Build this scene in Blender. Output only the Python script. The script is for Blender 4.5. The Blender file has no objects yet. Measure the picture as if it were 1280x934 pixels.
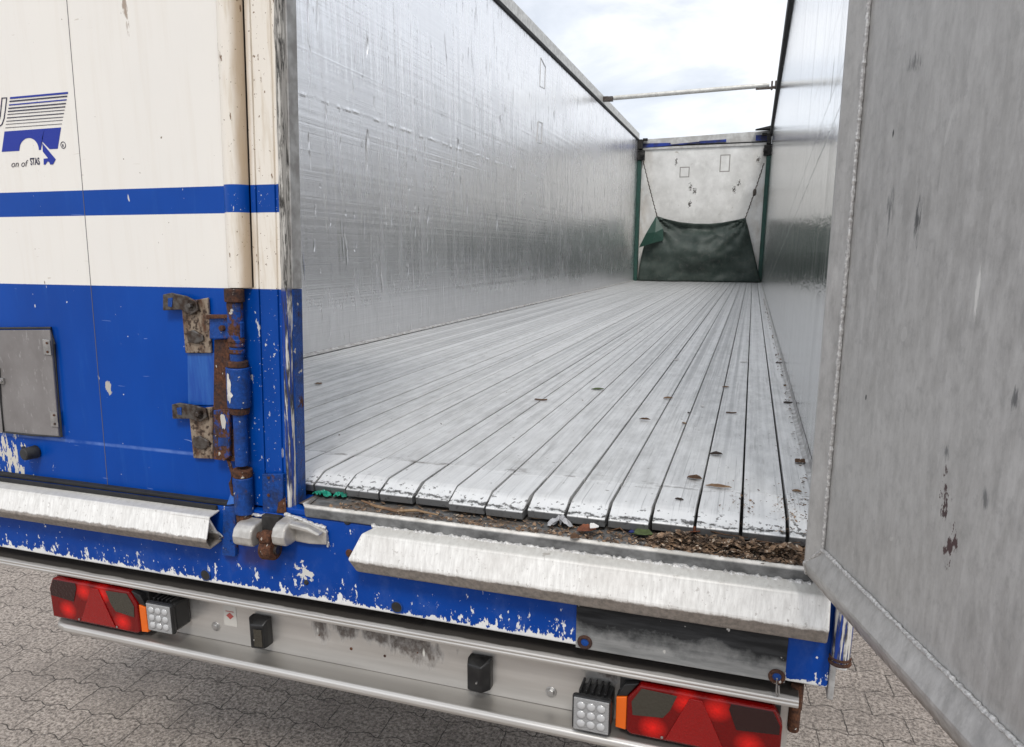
import bpy, bmesh, math, random
from mathutils import Vector, Matrix, noise as mnoise
R = math.radians
random.seed(7)
sc = bpy.context.scene
COL = sc.collection

# ------------------------------------------------------------------ camera
CX, CY, CZ = 1.05386, -1.49793, 0.559135
YAW, PITCH, ROLL, FPX = -0.315225, -0.211887, 0.002225, 903.254
PPX, PPY, IW, IH = 640.0, 510.0, 1280.0, 934.0
fw = Vector((math.sin(YAW)*math.cos(PITCH), math.cos(YAW)*math.cos(PITCH), math.sin(PITCH)))
rt = Vector((math.cos(YAW), -math.sin(YAW), 0))
upv = rt.cross(fw)
rt2 = rt*math.cos(ROLL)+upv*math.sin(ROLL)
up2 = upv*math.cos(ROLL)-rt*math.sin(ROLL)
cd = bpy.data.cameras.new('camera'); cam = bpy.data.objects.new('camera', cd); COL.objects.link(cam)
m = Matrix((rt2, up2, -fw)).transposed().to_4x4(); m.translation = Vector((CX, CY, CZ)); cam.matrix_world = m
cd.sensor_width = 36; cd.lens = FPX/IW*36; cd.shift_y = (PPY-IH/2)/IW; cd.clip_start = .02; cd.clip_end = 2000
sc.camera = cam

# ------------------------------------------------------------------ world, sun, exposure
SUN_EL, SUN_ROT = R(52), R(160)
wd = bpy.data.worlds.new('World'); sc.world = wd; wd.use_nodes = True
nt = wd.node_tree; nt.nodes.clear()
W = lambda t: nt.nodes.new(t)
out = W('ShaderNodeOutputWorld'); bg = W('ShaderNodeBackground'); sky = W('ShaderNodeTexSky')
sky.sky_type = 'NISHITA'; sky.sun_disc = False; sky.sun_elevation = SUN_EL; sky.sun_rotation = SUN_ROT
tc = W('ShaderNodeTexCoord'); mp = W('ShaderNodeMapping'); mp.inputs['Scale'].default_value = (1, 1, 2.6)
n1 = W('ShaderNodeTexNoise'); n1.inputs['Scale'].default_value = 4.6; n1.inputs['Detail'].default_value = 8; n1.inputs['Roughness'].default_value = .56; n1.inputs['Distortion'].default_value = .4
rp = W('ShaderNodeValToRGB')
rp.color_ramp.elements[0].position = .34; rp.color_ramp.elements[0].color = (5.4, 5.75, 6.3, 1)
rp.color_ramp.elements[1].position = .60; rp.color_ramp.elements[1].color = (8.1, 8.2, 8.4, 1)
e = rp.color_ramp.elements.new(.47); e.color = (6.5, 6.8, 7.3, 1)
mx = W('ShaderNodeMix'); mx.data_type = 'RGBA'; mx.inputs[0].default_value = .9
L = nt.links.new
L(tc.outputs['Generated'], mp.inputs['Vector']); L(mp.outputs[0], n1.inputs['Vector']); L(n1.outputs['Fac'], rp.inputs[0])
L(sky.outputs[0], mx.inputs[6]); L(rp.outputs[0], mx.inputs[7]); L(mx.outputs[2], bg.inputs['Color']); L(bg.outputs[0], out.inputs[0])
bg.inputs['Strength'].default_value = .10
sl = bpy.data.lights.new('sun', 'SUN'); sl.energy = 1.3; sl.angle = R(14); sl.color = (1, .965, .92)
so = bpy.data.objects.new('sun', sl); COL.objects.link(so)
# sun direction: azimuth measured from +Y clockwise (sky sun_rotation)
sd = Vector((math.sin(SUN_ROT)*math.cos(SUN_EL), math.cos(SUN_ROT)*math.cos(SUN_EL), math.sin(SUN_EL)))
so.rotation_euler = sd.to_track_quat('Z', 'Y').to_euler()
sc.view_settings.view_transform = 'Standard'; sc.view_settings.look = 'None'
sc.view_settings.exposure = 0.54; sc.view_settings.gamma = 1
sc.render.engine = 'CYCLES'

# ------------------------------------------------------------------ helpers
def at(px, py, ax, v):
    """where the photo's pixel meets a real plane of the trailer"""
    d = fw+rt2*((px-PPX)/FPX)-up2*((py-PPY)/FPX)
    i = 'XYZ'.index(ax); c = Vector((CX, CY, CZ)); t = (v-c[i])/d[i]
    return c+d*t
def aty(px, py, y=-.06): return at(px, py, 'Y', y)

class Mat:
    def __init__(s, name, rough=.5, metal=0., spec=.5):
        s.m = bpy.data.materials.new(name); s.m.use_nodes = True
        s.nt = s.m.node_tree; s.b = s.nt.nodes['Principled BSDF']
        s.b.inputs['Roughness'].default_value = rough; s.b.inputs['Metallic'].default_value = metal
        s.b.inputs['Specular IOR Level'].default_value = spec
        s.tc = s.nt.nodes.new('ShaderNodeTexCoord')
        s.P = s.tc.outputs['Object']; s.last_n = None
        sx = s.nt.nodes.new('ShaderNodeSeparateXYZ'); s.nt.links.new(s.P, sx.inputs[0])
        s.X, s.Y, s.Z = sx.outputs
    def put(s, sock, v):
        if isinstance(v, (int, float)): sock.default_value = v
        elif isinstance(v, tuple):
            sock.default_value = v if len(v) == len(sock.default_value) else (*v, 1)
        else: s.nt.links.new(v, sock)
    def math(s, op, a, b=0., c=0., clamp=False):
        n = s.nt.nodes.new('ShaderNodeMath'); n.operation = op; n.use_clamp = clamp
        s.put(n.inputs[0], a); s.put(n.inputs[1], b); s.put(n.inputs[2], c); return n.outputs[0]
    def mul(s, a, b): return s.math('MULTIPLY', a, b)
    def add(s, a, b): return s.math('ADD', a, b)
    def mx(s, a, b): return s.math('MAXIMUM', a, b)
    def rng(s, v, a, b, c=0., d=1.):
        n = s.nt.nodes.new('ShaderNodeMapRange'); n.clamp = True
        for i, q in enumerate((v, a, b, c, d)): s.put(n.inputs[i], q)
        return n.outputs[0]
    def noise(s, scale=5, stretch=(1, 1, 1), detail=4, rough=.55, off=(0, 0, 0), dist=0., vec=None):
        mp = s.nt.nodes.new('ShaderNodeMapping'); mp.inputs['Scale'].default_value = stretch; mp.inputs['Location'].default_value = off
        s.nt.links.new(vec or s.P, mp.inputs['Vector'])
        n = s.nt.nodes.new('ShaderNodeTexNoise'); n.inputs['Scale'].default_value = scale; n.inputs['Detail'].default_value = detail
        n.inputs['Roughness'].default_value = rough; n.inputs['Distortion'].default_value = dist
        s.nt.links.new(mp.outputs[0], n.inputs['Vector']); return n.outputs['Fac']
    def vor(s, scale=5, stretch=(1, 1, 1), feature='F1', off=(0, 0, 0), out='Distance', rnd=1.):
        mp = s.nt.nodes.new('ShaderNodeMapping'); mp.inputs['Scale'].default_value = stretch; mp.inputs['Location'].default_value = off
        s.nt.links.new(s.P, mp.inputs['Vector'])
        n = s.nt.nodes.new('ShaderNodeTexVoronoi'); n.feature = feature; n.inputs['Scale'].default_value = scale; n.inputs['Randomness'].default_value = rnd
        s.nt.links.new(mp.outputs[0], n.inputs['Vector']); return n.outputs[out]
    def mix(s, f, a, b, mode='MIX'):
        n = s.nt.nodes.new('ShaderNodeMix'); n.data_type = 'RGBA'; n.blend_type = mode
        s.put(n.inputs[0], f); s.put(n.inputs[6], a); s.put(n.inputs[7], b); return n.outputs[2]
    def bump(s, h, strength=.3, dist=.001):
        n = s.nt.nodes.new('ShaderNodeBump'); n.inputs['Strength'].default_value = strength; n.inputs['Distance'].default_value = dist
        s.put(n.inputs['Height'], h)
        if s.last_n is not None: s.nt.links.new(s.last_n, n.inputs['Normal'])
        s.last_n = n.outputs[0]; s.nt.links.new(s.last_n, s.b.inputs['Normal'])
    def spot(s, a, b, ca, cb, ra, rb, edge=.45, nz=None, amt=1.2):
        """ragged mark: an ellipse in two coordinates broken up by noise"""
        da = s.math('DIVIDE', s.math('SUBTRACT', a, ca), ra); db = s.math('DIVIDE', s.math('SUBTRACT', b, cb), rb)
        r = s.math('SQRT', s.add(s.mul(da, da), s.mul(db, db)))
        if nz is not None: r = s.add(r, s.mul(s.math('SUBTRACT', s.rng(nz, .25, .75), .42), amt*1.5))
        return s.rng(r, 1-edge, 1, 1, 0)
    def col(s, c): s.put(s.b.inputs['Base Color'], c)
    def ro(s, v): s.put(s.b.inputs['Roughness'], v)
    def me(s, v): s.put(s.b.inputs['Metallic'], v)

# ------------------------------------------------------------------ materials
M = {}
def simple(name, c, rough=.5, metal=0., c2=None, nscale=40, bump=.15, spec=.5):
    k = Mat(name, rough, metal, spec)
    n = k.noise(nscale, detail=6); c2 = c2 or tuple(x*.6 for x in c)
    k.col(k.mix(k.rng(n, .4, .65), c2, c)); k.ro(k.rng(n, .3, .7, min(1, rough+.12), max(.05, rough-.1)))
    k.bump(n, bump, .001); M[name] = k.m; return k
simple('black_rubber', (.012, .012, .013), .62, c2=(.03, .03, .03))
simple('black_plastic', (.008, .008, .009), .38, c2=(.015, .015, .015))
simple('black_seal', (.010, .010, .011), .8, c2=(.02, .02, .02))
simple('dark_steel', (.16, .15, .14), .42, .8, c2=(.07, .05, .04), nscale=60)
simple('dark_void', (.03, .028, .026), .9)
simple('cast_alu', (.60, .58, .54), .42, .55, c2=(.46, .44, .41), nscale=50)
simple('zinc', (.55, .55, .54), .35, .8, c2=(.35, .34, .33))
simple('green_post', (.012, .075, .055), .55, c2=(.01, .04, .03))
simple('rope', (.10, .085, .07), .9)
simple('hatch_frame', (.015, .015, .016), .6)
simple('frame_grey', (.52, .52, .51), .5, .3, c2=(.33, .32, .31), nscale=30)
simple('weld', (.74, .73, .71), .5, .35, c2=(.42, .41, .40), nscale=220, bump=.5)

CREAM, BLUE = (.80, .745, .66), (.0025, .040, .38)
def door_paint():
    k = Mat('door_paint', .34, spec=.22)
    edge = k.mul(k.math('SUBTRACT', k.noise(300, detail=2), .5), .0012)
    z = k.add(k.Z, edge)
    low = k.rng(z, .4745, .4755, 1, 0)
    st = k.mul(k.rng(z, .6458, .6468), k.rng(z, .7065, .7075, 1, 0))
    blue = k.mx(low, st)
    mott = k.noise(2.2, detail=5)
    cream = k.mix(k.rng(mott, .3, .7), (.83, .80, .745), (.80, .775, .73))
    streak = k.rng(k.noise(7, (6, 6, .35), 6, .6), .52, .78)
    cream = k.mix(k.mul(streak, .14), cream, (.55, .45, .33))
    bl = k.mix(k.rng(k.noise(3, (2, 2, .8), 5), .35, .7), (.0003, .050, .30), (.0005, .062, .36))
    bl = k.mix(k.mul(k.rng(k.noise(9, (5, 5, .5), 6, .65, (3, 1, 2)), .58, .8), .25), bl, (.03, .14, .45))
    c = k.mix(blue, cream, bl)
    # rusty and bright chips
    chip = k.rng(k.noise(34, (1, 1, .45), 3, .5, (5, 5, 1)), .725, .745)
    chip2 = k.rng(k.noise(85, (1, 1, .8), 3, .5, (2, 7, 3)), .735, .75)
    ch = k.mx(chip, chip2)
    c = k.mix(ch, c, k.mix(blue, (.16, .11, .07), (.62, .62, .62)))
    scr = k.rng(k.noise(5, (1, 1, 9), 2, .4, (9, 2, 2), 2.2), .747, .752)
    c = k.mix(k.mul(scr, .5), c, k.mix(blue, (.5, .44, .36), (.28, .38, .66)))
    # worn patches near the lower left corner and a scrape by the seam
    nz = k.noise(70, (1, 1, .35), 4, .6)
    w = k.spot(k.X, k.Z, -.925, -.005, .06, .045, .1, nz, 3.4)
    c = k.mix(w, c, (.60, .57, .50))
    w2 = k.spot(k.X, k.Z, -.523, .205, .010, .022, .2, nz, 1.6)
    c = k.mix(w2, c, (.46, .44, .40))
    # brown drip stain at the top
    w3 = k.spot(k.X, k.Z, -.345, 1.11, .008, .07, .5, nz, 1.8)
    c = k.mix(k.mul(w3, .8), c, (.28, .20, .14))
    # pale horizontal wear line on the blue
    ln = k.math('ABSOLUTE', k.math('SUBTRACT', k.Z, .055))
    lnm = k.mul(k.rng(ln, .002, .006, 1, 0), k.rng(k.noise(14, (1, 1, 1), 5), .35, .6))
    c = k.mix(k.mul(k.mul(lnm, low), .6), c, (.16, .27, .62))
    k.col(c); k.ro(k.add(k.rng(mott, .3, .7, .28, .40), k.mul(ch, .3)))
    k.bump(k.noise(3.5, detail=2), .10, .02); k.bump(k.mul(ch, -1.), .4, .0006); k.bump(k.noise(260, detail=2), .05, .0005)
    M['door_paint'] = k.m
door_paint()

def cover_paint():   # lock-rod cover and stile: same paint, heavier wear on the ridges
    k = Mat('stile_paint', .36, spec=.22)
    z = k.Z
    low = k.rng(z, .4745, .4755, 1, 0); st = k.mul(k.rng(z, .6458, .6468), k.rng(z, .7065, .7075, 1, 0))
    blue = k.mx(low, st)
    n = k.noise(9, (8, 8, .8), 6, .6)
    cream = k.mix(k.rng(n, .5, .75), (.81, .76, .68), (.64, .56, .45))
    gx = k.math('ABSOLUTE', k.math('SUBTRACT', k.add(k.X, k.mul(k.add(k.Z, -.2), -.045)), -.066))
    gs = k.rng(k.add(gx, k.mul(k.math('SUBTRACT', k.noise(12, (4, 4, 1), 5), .5), .012)), .003, .016, 1, 0)
    cream = k.mix(k.mul(gs, .75), cream, (.42, .30, .18))
    bl = k.mix(k.rng(k.noise(5, (2, 2, .5), 5), .35, .7), (.0003, .048, .28), (.002, .068, .37))
    c = k.mix(blue, cream, bl)
    ch = k.rng(k.noise(60, (1, 1, .35), 5, .55, (1, 8, 2)), .665, .685)
    sp = k.rng(k.noise(150, detail=2, off=(4, 2, 2)), .70, .72)
    c = k.mix(k.mx(ch, sp), c, k.mix(blue, (.20, .13, .08), (.55, .56, .58)))
    # long scrape lines down the ridge of the cover
    gx2 = k.math('ABSOLUTE', k.math('SUBTRACT', k.add(k.X, k.mul(k.add(k.Z, -.2), -.045)), -.117))
    l2 = k.mul(k.rng(gx2, .001, .0035, 1, 0), k.rng(k.noise(6, (1, 1, 1.4), 5, .7, (0, 3, 3)), .54, .57))
    c = k.mix(l2, c, (.17, .11, .08))
    k.col(c); k.bump(k.noise(4, detail=3), .15, .01); k.bump(k.mx(ch, sp), -.3, .0006)
    M['stile_paint'] = k.m
cover_paint()

def seal_worn():
    k = Mat('worn_edge', .55)
    n = k.noise(60, (2, 2, .07), 6, .7); n2 = k.noise(30, (1, 1, .5), 5, .6, (3, 3, 3))
    low = k.rng(k.Z, .47, .48, 1, 0)
    base = k.mix(low, (.45, .43, .40), (.004, .045, .30))
    c = k.mix(k.rng(n, .44, .52), base, (.035, .033, .03)); c = k.mix(k.rng(k.add(n, k.mul(n2, .4)), .72, .78), c, (.62, .60, .56))
    k.col(c); k.bump(n, .5, .003); M['worn_edge'] = k.m
seal_worn()

def beam_paint():
    k = Mat('beam_paint', .36, spec=.22)
    bl = k.mix(k.rng(k.noise(4, (1, 1, 2), 5), .35, .7), (.0003, .043, .27), (.0008, .058, .34))
    n = k.noise(26, (1, 1, .55), 7, .66); nb = k.noise(5, (1, 1, .3), 3, .5, (8, 1, 1))
    h = k.rng(k.Z, -.288, -.20, 1, 0)       # wear creeps up from the lower edge
    h3 = k.mul(h, k.mul(h, h))
    h9 = k.math('POWER', h, 9.); n3 = k.noise(95, (1, 1, .6), 5, .65, (2, 8, 1)); sc_ = k.noise(40, (1.6, 1, .35), 4, .6, (5, 2, 7))
    w = k.add(k.add(k.mul(n, .55), k.mul(n3, .45)), k.add(k.mul(h9, .30), k.mul(k.mul(h3, k.math('SUBTRACT', nb, .44)), .42)))
    w = k.add(w, k.mul(h3, .05))
    chip = k.rng(w, .622, .630)
    fine = k.rng(k.add(k.mul(k.add(n3, sc_), .5), k.mul(h, .085)), .636, .644)
    ch = k.mx(chip, fine)
    c = k.mix(ch, bl, k.mix(n, (.56, .56, .55), (.88, .88, .87)))
    bloom = k.rng(k.noise(13, (1, 1, .7), 7, .7, (4, 4, 4)), .50, .72); c = k.mix(k.mul(bloom, .22), c, (.12, .19, .42))
    ring = k.spot(k.X, k.Z, .055, -.215, .028, .02, .15, k.noise(50, detail=4), 1.6)
    c = k.mix(ring, c, (.62, .61, .58))
    rust = k.spot(k.X, k.Z, -.10, -.20, .09, .06, .8, k.noise(14, detail=5), 1.0)
    c = k.mix(k.mul(rust, .45), c, (.07, .03, .03))
    k.col(c); k.ro(k.add(k.rng(n, .3, .7, .3, .42), k.mul(ch, .25))); k.bump(k.mul(ch, -1), .5, .0007); k.bump(k.noise(6, detail=2), .08, .01)
    M['beam_paint'] = k.m
beam_paint()

def gear_paint(name, rust=.5, seed=0):   # blue hardware with rust
    k = Mat(name, .5, spec=.3)
    n = k.noise(38, (1, 1, .6), 8, .72, (seed, seed, 1)); n2 = k.rng(k.noise(130, detail=6, off=(seed, 2, 5), rough=.7), .3, .7)
    bl = k.mix(n2, (.003, .035, .18), (.008, .07, .32))
    ru = k.mix(n2, (.018, .009, .007), (.16, .065, .032))
    t = .78-rust*.6
    c = k.mix(k.rng(n, t-.03, t+.03), bl, ru); gm = k.noise(18, detail=6, off=(seed, 5, 5), rough=.7); c = k.mix(k.mul(k.rng(gm, .48, .62), .6), c, (.02, .02, .025))
    c = k.mix(k.rng(k.noise(60, detail=5, off=(9, seed, 3)), .66, .69), c, (.50, .47, .42))
    k.col(c); k.ro(k.rng(n, t-.03, t+.03, .38, .85)); k.bump(n2, .6, .0014); k.bump(k.rng(n, t-.03, t+.03), -.5, .001); M[name] = k.m
gear_paint('gear_blue', .27, 1); gear_paint('gear_mixed', .52, 4); gear_paint('gear_rust', .95, 9)
def latch_plate():
    k = Mat('latch_plate', .5, .25)
    n = k.noise(30, (1, 1, .5), 6, .65); n2 = k.noise(90, detail=4)
    c = k.mix(k.rng(n, .38, .56), (.09, .038, .018), (.30, .24, .18)); c = k.mix(k.rng(n2, .52, .62), c, (.05, .03, .02))
    k.col(c); k.ro(.6); k.bump(n, .4, .001); M['latch_plate'] = k.m
latch_plate()
def bluepad():
    k = Mat('pad_paint', .4)
    n = k.noise(30, (3, 3, .3), 5, .6)
    k.col(k.mix(k.rng(n, .4, .7), (.004, .065, .34), (.02, .12, .42))); M['pad_paint'] = k.m
bluepad()

def alu_wall():      # inner wall planks, polished by the loads
    k = Mat('plank_alu', .33, .86)
    fine = k.noise(9, (.25, .25, 26), 4, .6)          # long horizontal scratches
    vert = k.noise(5, (1, 4.0, .28), 5, .6, (0, 3, 1))  # vertical smears
    blot = k.noise(1.6, (.5, .5, 1), 4, .55, (0, 1, 7))
    c = k.mix(k.rng(fine, .3, .7), (.84, .84, .85), (.95, .95, .96))
    c = k.mix(k.mul(k.rng(vert, .5, .75), .35), c, (.93, .93, .94))
    c = k.mix(k.mul(k.rng(k.noise(11, (1, 3, .8), 6, .7, (2, 2, 2)), .62, .8), .35), c, (.42, .41, .40))
    # grime rising from the floor
    gr = k.rng(k.add(k.Z, k.mul(k.math('SUBTRACT', k.noise(7, (1, 3, .6), 6), .5), .45)), .03, .28, 1, 0)
    c = k.mix(k.mul(gr, .22), c, (.36, .36, .35))
    speck = k.rng(k.noise(38, detail=3, off=(1, 1, 4)), .755, .77)
    c = k.mix(speck, c, (.06, .055, .05))
    k.col(c)
    k.ro(k.add(k.rng(blot, .3, .7, .20, .30), k.add(k.mul(gr, .22), k.mul(k.rng(vert, .5, .75), .10))))
    # rolled ribs running the length of the wall, and long dents left by loads
    rib = k.noise(1, (.02, .02, 95), 2, .5, (0, 0, 3)); rib2 = k.noise(1, (.12, .12, 34), 3, .6, (0, 0, 8))
    k.bump(rib, .50, .0020); k.bump(rib2, .40, .004)
    k.bump(k.noise(1.4, (1, 1.6, .5), 2, .5, (3, 3, 3)), .30, .05)
    cre = k.rng(k.noise(5, (1, 4.2, .62), 2, .4, (2, 6, 2), .3), .66, .78)
    k.bump(k.mul(cre, -1), 1.0, .018)
    cre2 = k.rng(k.noise(9, (1, 3.6, .8), 2, .45, (9, 6, 2), .4), .68, .78); k.bump(k.mul(cre2, -1), .8, .010)
    lines = k.rng(k.noise(3.2, (1, 3.5, .10), 4, .6, (4, 1, 1)), .3, .7); k.bump(lines, .30, .010)
    ridge = k.rng(k.math('ABSOLUTE', k.add(k.add(k.Z, -1.365), k.mul(k.math('SUBTRACT', k.noise(6, (1, 1, .2), 2), .5), .03))), .0, .014, 1, 0)
    k.bump(k.mul(ridge, k.rng(k.noise(9, (1, 2, .2), 2), .46, .60)), .28, .007)
    M['plank_alu'] = k.m
    # right wall variant: glossier, strong vertical brushing
    k = Mat('plank_alu_bright', .2, .95)
    vb = k.noise(7, (1, 7, .12), 5, .6); fine = k.noise(9, (.25, .25, 22), 4, .6)
    scr = k.rng(k.noise(6, (1, .9, 3.0), 4, .5, (2, 4, 1), 1.5), .49, .505)
    c = k.mix(k.rng(vb, .35, .7), (.80, .80, .80), (.95, .95, .95)); c = k.mix(k.mul(k.rng(fine, .5, .8), .3), c, (.42, .42, .42)); c = k.mix(k.mul(k.rng(k.noise(2.6, (1, 4.5, .06), 5, .75, (1, 9, 2)), .54, .66), .65), c, (.36, .36, .37))
    gr = k.rng(k.add(k.Z, k.mul(k.math('SUBTRACT', k.noise(7, (1, 3, .6), 6), .5), .4)), .03, .5, 1, 0)
    c = k.mix(k.mul(gr, .4), c, (.48, .48, .47))
    sm = k.spot(k.Y, k.Z, .955, 1.07, .022, .085, .2, k.noise(20, (1, 1, .4), 4), .9)
    c = k.mix(sm, c, (.07, .07, .075))
    k.col(c); k.ro(k.add(k.rng(vb, .3, .7, .07, .18), k.mul(gr, .12))); k.bump(vb, .16, .003); k.bump(fine, .22, .0010)
    vl = k.noise(3.0, (1, 3.0, .07), 5, .7, (6, 2, 2)); k.bump(vl, .30, .010)
    scx = k.noise(5, (1, .8, 2.6), 5, .65, (1, 3, 3), 1.2); k.bump(k.mul(scx, k.rng(k.Z, 1.15, .7)), .35, .006)
    k.bump(k.noise(1.6, (1, 1.2, .5), 2, .5), .10, .03)
    # a few long diagonal gouges
    dl = k.add(k.mul(k.Y, .10), k.Z)
    for cc, wd in ((.99, .004), (1.10, .003), (1.32, .002)):
        g = k.rng(k.math('ABSOLUTE', k.math('SUBTRACT', k.add(dl, k.mul(k.math('SUBTRACT', k.noise(3, detail=3), .5), .03)), cc)), wd*.3, wd, 1, 0)
        k.bump(k.mul(g, -1), .6, .003)
    M['plank_alu_bright'] = k.m
alu_wall()

def slat_alu(name='slat_alu', lift=0.):
    k = Mat(name, .5, .42)
    n = k.noise(22, (1, .35, 1), 6, .65); lng = k.noise(30, (3.2, .05, 1), 4, .6); big = k.noise(2.2, (1, .6, 1), 4, .5, (3, 3, 3))
    c = k.mix(k.rng(n, .35, .65), (.52, .52, .51), (.74, .74, .73))
    c = k.mix(k.mul(k.rng(lng, .5, .7), .45), c, (.45, .45, .445))
    c = k.mix(k.mul(k.rng(big, .45, .7), .35), c, (.78, .78, .77))
    if lift: c = k.mix(.38, c, (.86, .86, .85))
    jd = k.mul(k.rng(k.math('ABSOLUTE', k.add(k.Y, -.232)), .004, .05, 1, 0), k.rng(k.noise(11, (1, 2.2, 1), 6, .65, (3, 2, 2)), .55, .64))
    c = k.mix(k.mul(jd, .7), c, (.13, .11, .095))
    scf = k.rng(k.noise(7, (4.5, .35, 1), 6, .7, (8, 8, 8)), .56, .68)
    c = k.mix(k.mul(scf, .45), c, (.30, .295, .285))
    stk = k.noise(1, (42, .10, 1), 3, .6, (5, 1, 1)); c = k.mix(k.mul(k.rng(stk, .50, .62), k.rng(k.Y, .3, 3, .15, .6)), c, (.26, .265, .27)); c = k.mix(k.mul(k.rng(stk, .48, .38), k.rng(k.Y, .3, 3, .1, .5)), c, (.86, .86, .86))
    scp = k.rng(k.noise(1, (160, 1.6, 1), 4, .65, (2, 7, 1)), .60, .66); c = k.mix(k.mul(scp, .45), c, (.22, .22, .22)); k.bump(k.mul(scp, -1), .3, .0006)
    far = k.rng(k.Y, 1.2, 6, 0, 1)                    # slats turn greyer deeper inside
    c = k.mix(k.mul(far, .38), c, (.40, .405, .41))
    pit = k.rng(k.add(k.noise(60, (1, .7, 1), 5, .65, (2, 2, 2)), k.mul(k.math('SUBTRACT', k.noise(4, detail=3), .5), .25)), .655, .69)
    c = k.mix(k.mul(pit, .75), c, (.20, .185, .165))
    blotch = k.rng(k.noise(9, (1, .5, 1), 5, .6, (6, 1, 6)), .66, .74)
    c = k.mix(k.mul(blotch, .35), c, (.36, .33, .29))
    wh = k.mul(k.rng(k.Z, -.0025, -.006), k.rng(k.Z, -.019, -.013))
    c = k.mix(k.mul(wh, .65), c, (.84, .84, .83))
    nn = k.mul(k.math('SUBTRACT', k.noise(38, (1, 1, 1), 6, .7, (1, 9, 1)), .5), .016)
    zb = k.math('ABSOLUTE', k.add(k.add(k.Z, .0175), nn))
    ln = k.mul(k.rng(zb, .0006, .0022, 1, 0), k.rng(k.noise(60, detail=4, off=(7, 1, 1)), .40, .50))
    c = k.mix(k.mul(ln, .9), c, (.03, .028, .026))
    spk = k.mul(k.rng(k.Z, -.002, -.006), k.rng(k.noise(90, detail=3, off=(3, 9, 1)), .60, .64))
    c = k.mix(k.mul(spk, .8), c, (.06, .055, .05))
    c = k.mix(k.mul(k.rng(k.Z, -.0215, -.0235), .85), c, (.11, .112, .115))
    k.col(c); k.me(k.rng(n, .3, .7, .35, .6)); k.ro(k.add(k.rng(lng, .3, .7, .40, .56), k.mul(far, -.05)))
    k.bump(lng, .4, .0014); k.bump(n, .4, .0014); k.bump(pit, -.4, .0008)
    M[name] = k.m
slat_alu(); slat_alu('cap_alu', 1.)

def step_alu():
    k = Mat('step_alu', .5, .2)
    n = k.noise(60, (2.2, 1, .30), 7, .68); sp = k.noise(90, detail=5, off=(1, 2, 3), rough=.7); b = k.noise(8, (1, 1, 1), 5, .6)
    c = k.mix(k.rng(n, .36, .64), (.68, .665, .635), (.90, .89, .86))
    c = k.mix(k.mul(k.rng(sp, .60, .66), .55), c, (.36, .33, .30))
    c = k.mix(k.mul(k.rng(b, .5, .7), .35), c, (.55, .52, .48))
    c = k.mix(k.mul(k.rng(k.noise(24, (1, 1, .8), 5, .6, (5, 5, 5)), .70, .73), .8), c, (.27, .23, .20))
    gry = k.mul(k.rng(k.Y, -.122, -.116), k.rng(k.Z, -.10, -.09))             # the flat ledge is greyer than the face
    c = k.mix(k.mul(gry, .55), c, (.40, .385, .345))
    wob = k.mul(k.math('SUBTRACT', k.noise(30, (1, 1, 1), 5, .7, (2, 1, 1)), .5), .016)
    br = k.rng(k.add(k.Z, wob), -.1345, -.1385)
    c = k.mix(k.mul(br, .88), c, k.mix(k.rng(sp, .35, .62), (.10, .08, .065), (.25, .21, .175)))
    k.col(c); k.bump(n, .18, .0008); k.bump(sp, .3, .0007); k.ro(k.rng(n, .3, .7, .40, .58)); M['step_alu'] = k.m
    k = Mat('sill_alu', .6, .2)
    n = k.noise(30, (.7, 1, 1), 6, .65); d = k.noise(12, (1, 2, 1), 6, .7, (4, 1, 1))
    c = k.mix(k.rng(n, .4, .6), (.50, .48, .44), (.76, .73, .68))
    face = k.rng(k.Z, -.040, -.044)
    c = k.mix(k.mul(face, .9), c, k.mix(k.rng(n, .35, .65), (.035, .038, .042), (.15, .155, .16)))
    top = k.rng(k.Y, -.074, -.055)
    c = k.mix(k.mul(top, k.mul(k.rng(d, .47, .60), .85)), c, (.15, .105, .07))
    k.col(c); k.bump(n, .5, .002); k.bump(d, .4, .004); M['sill_alu'] = k.m
step_alu()

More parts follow.
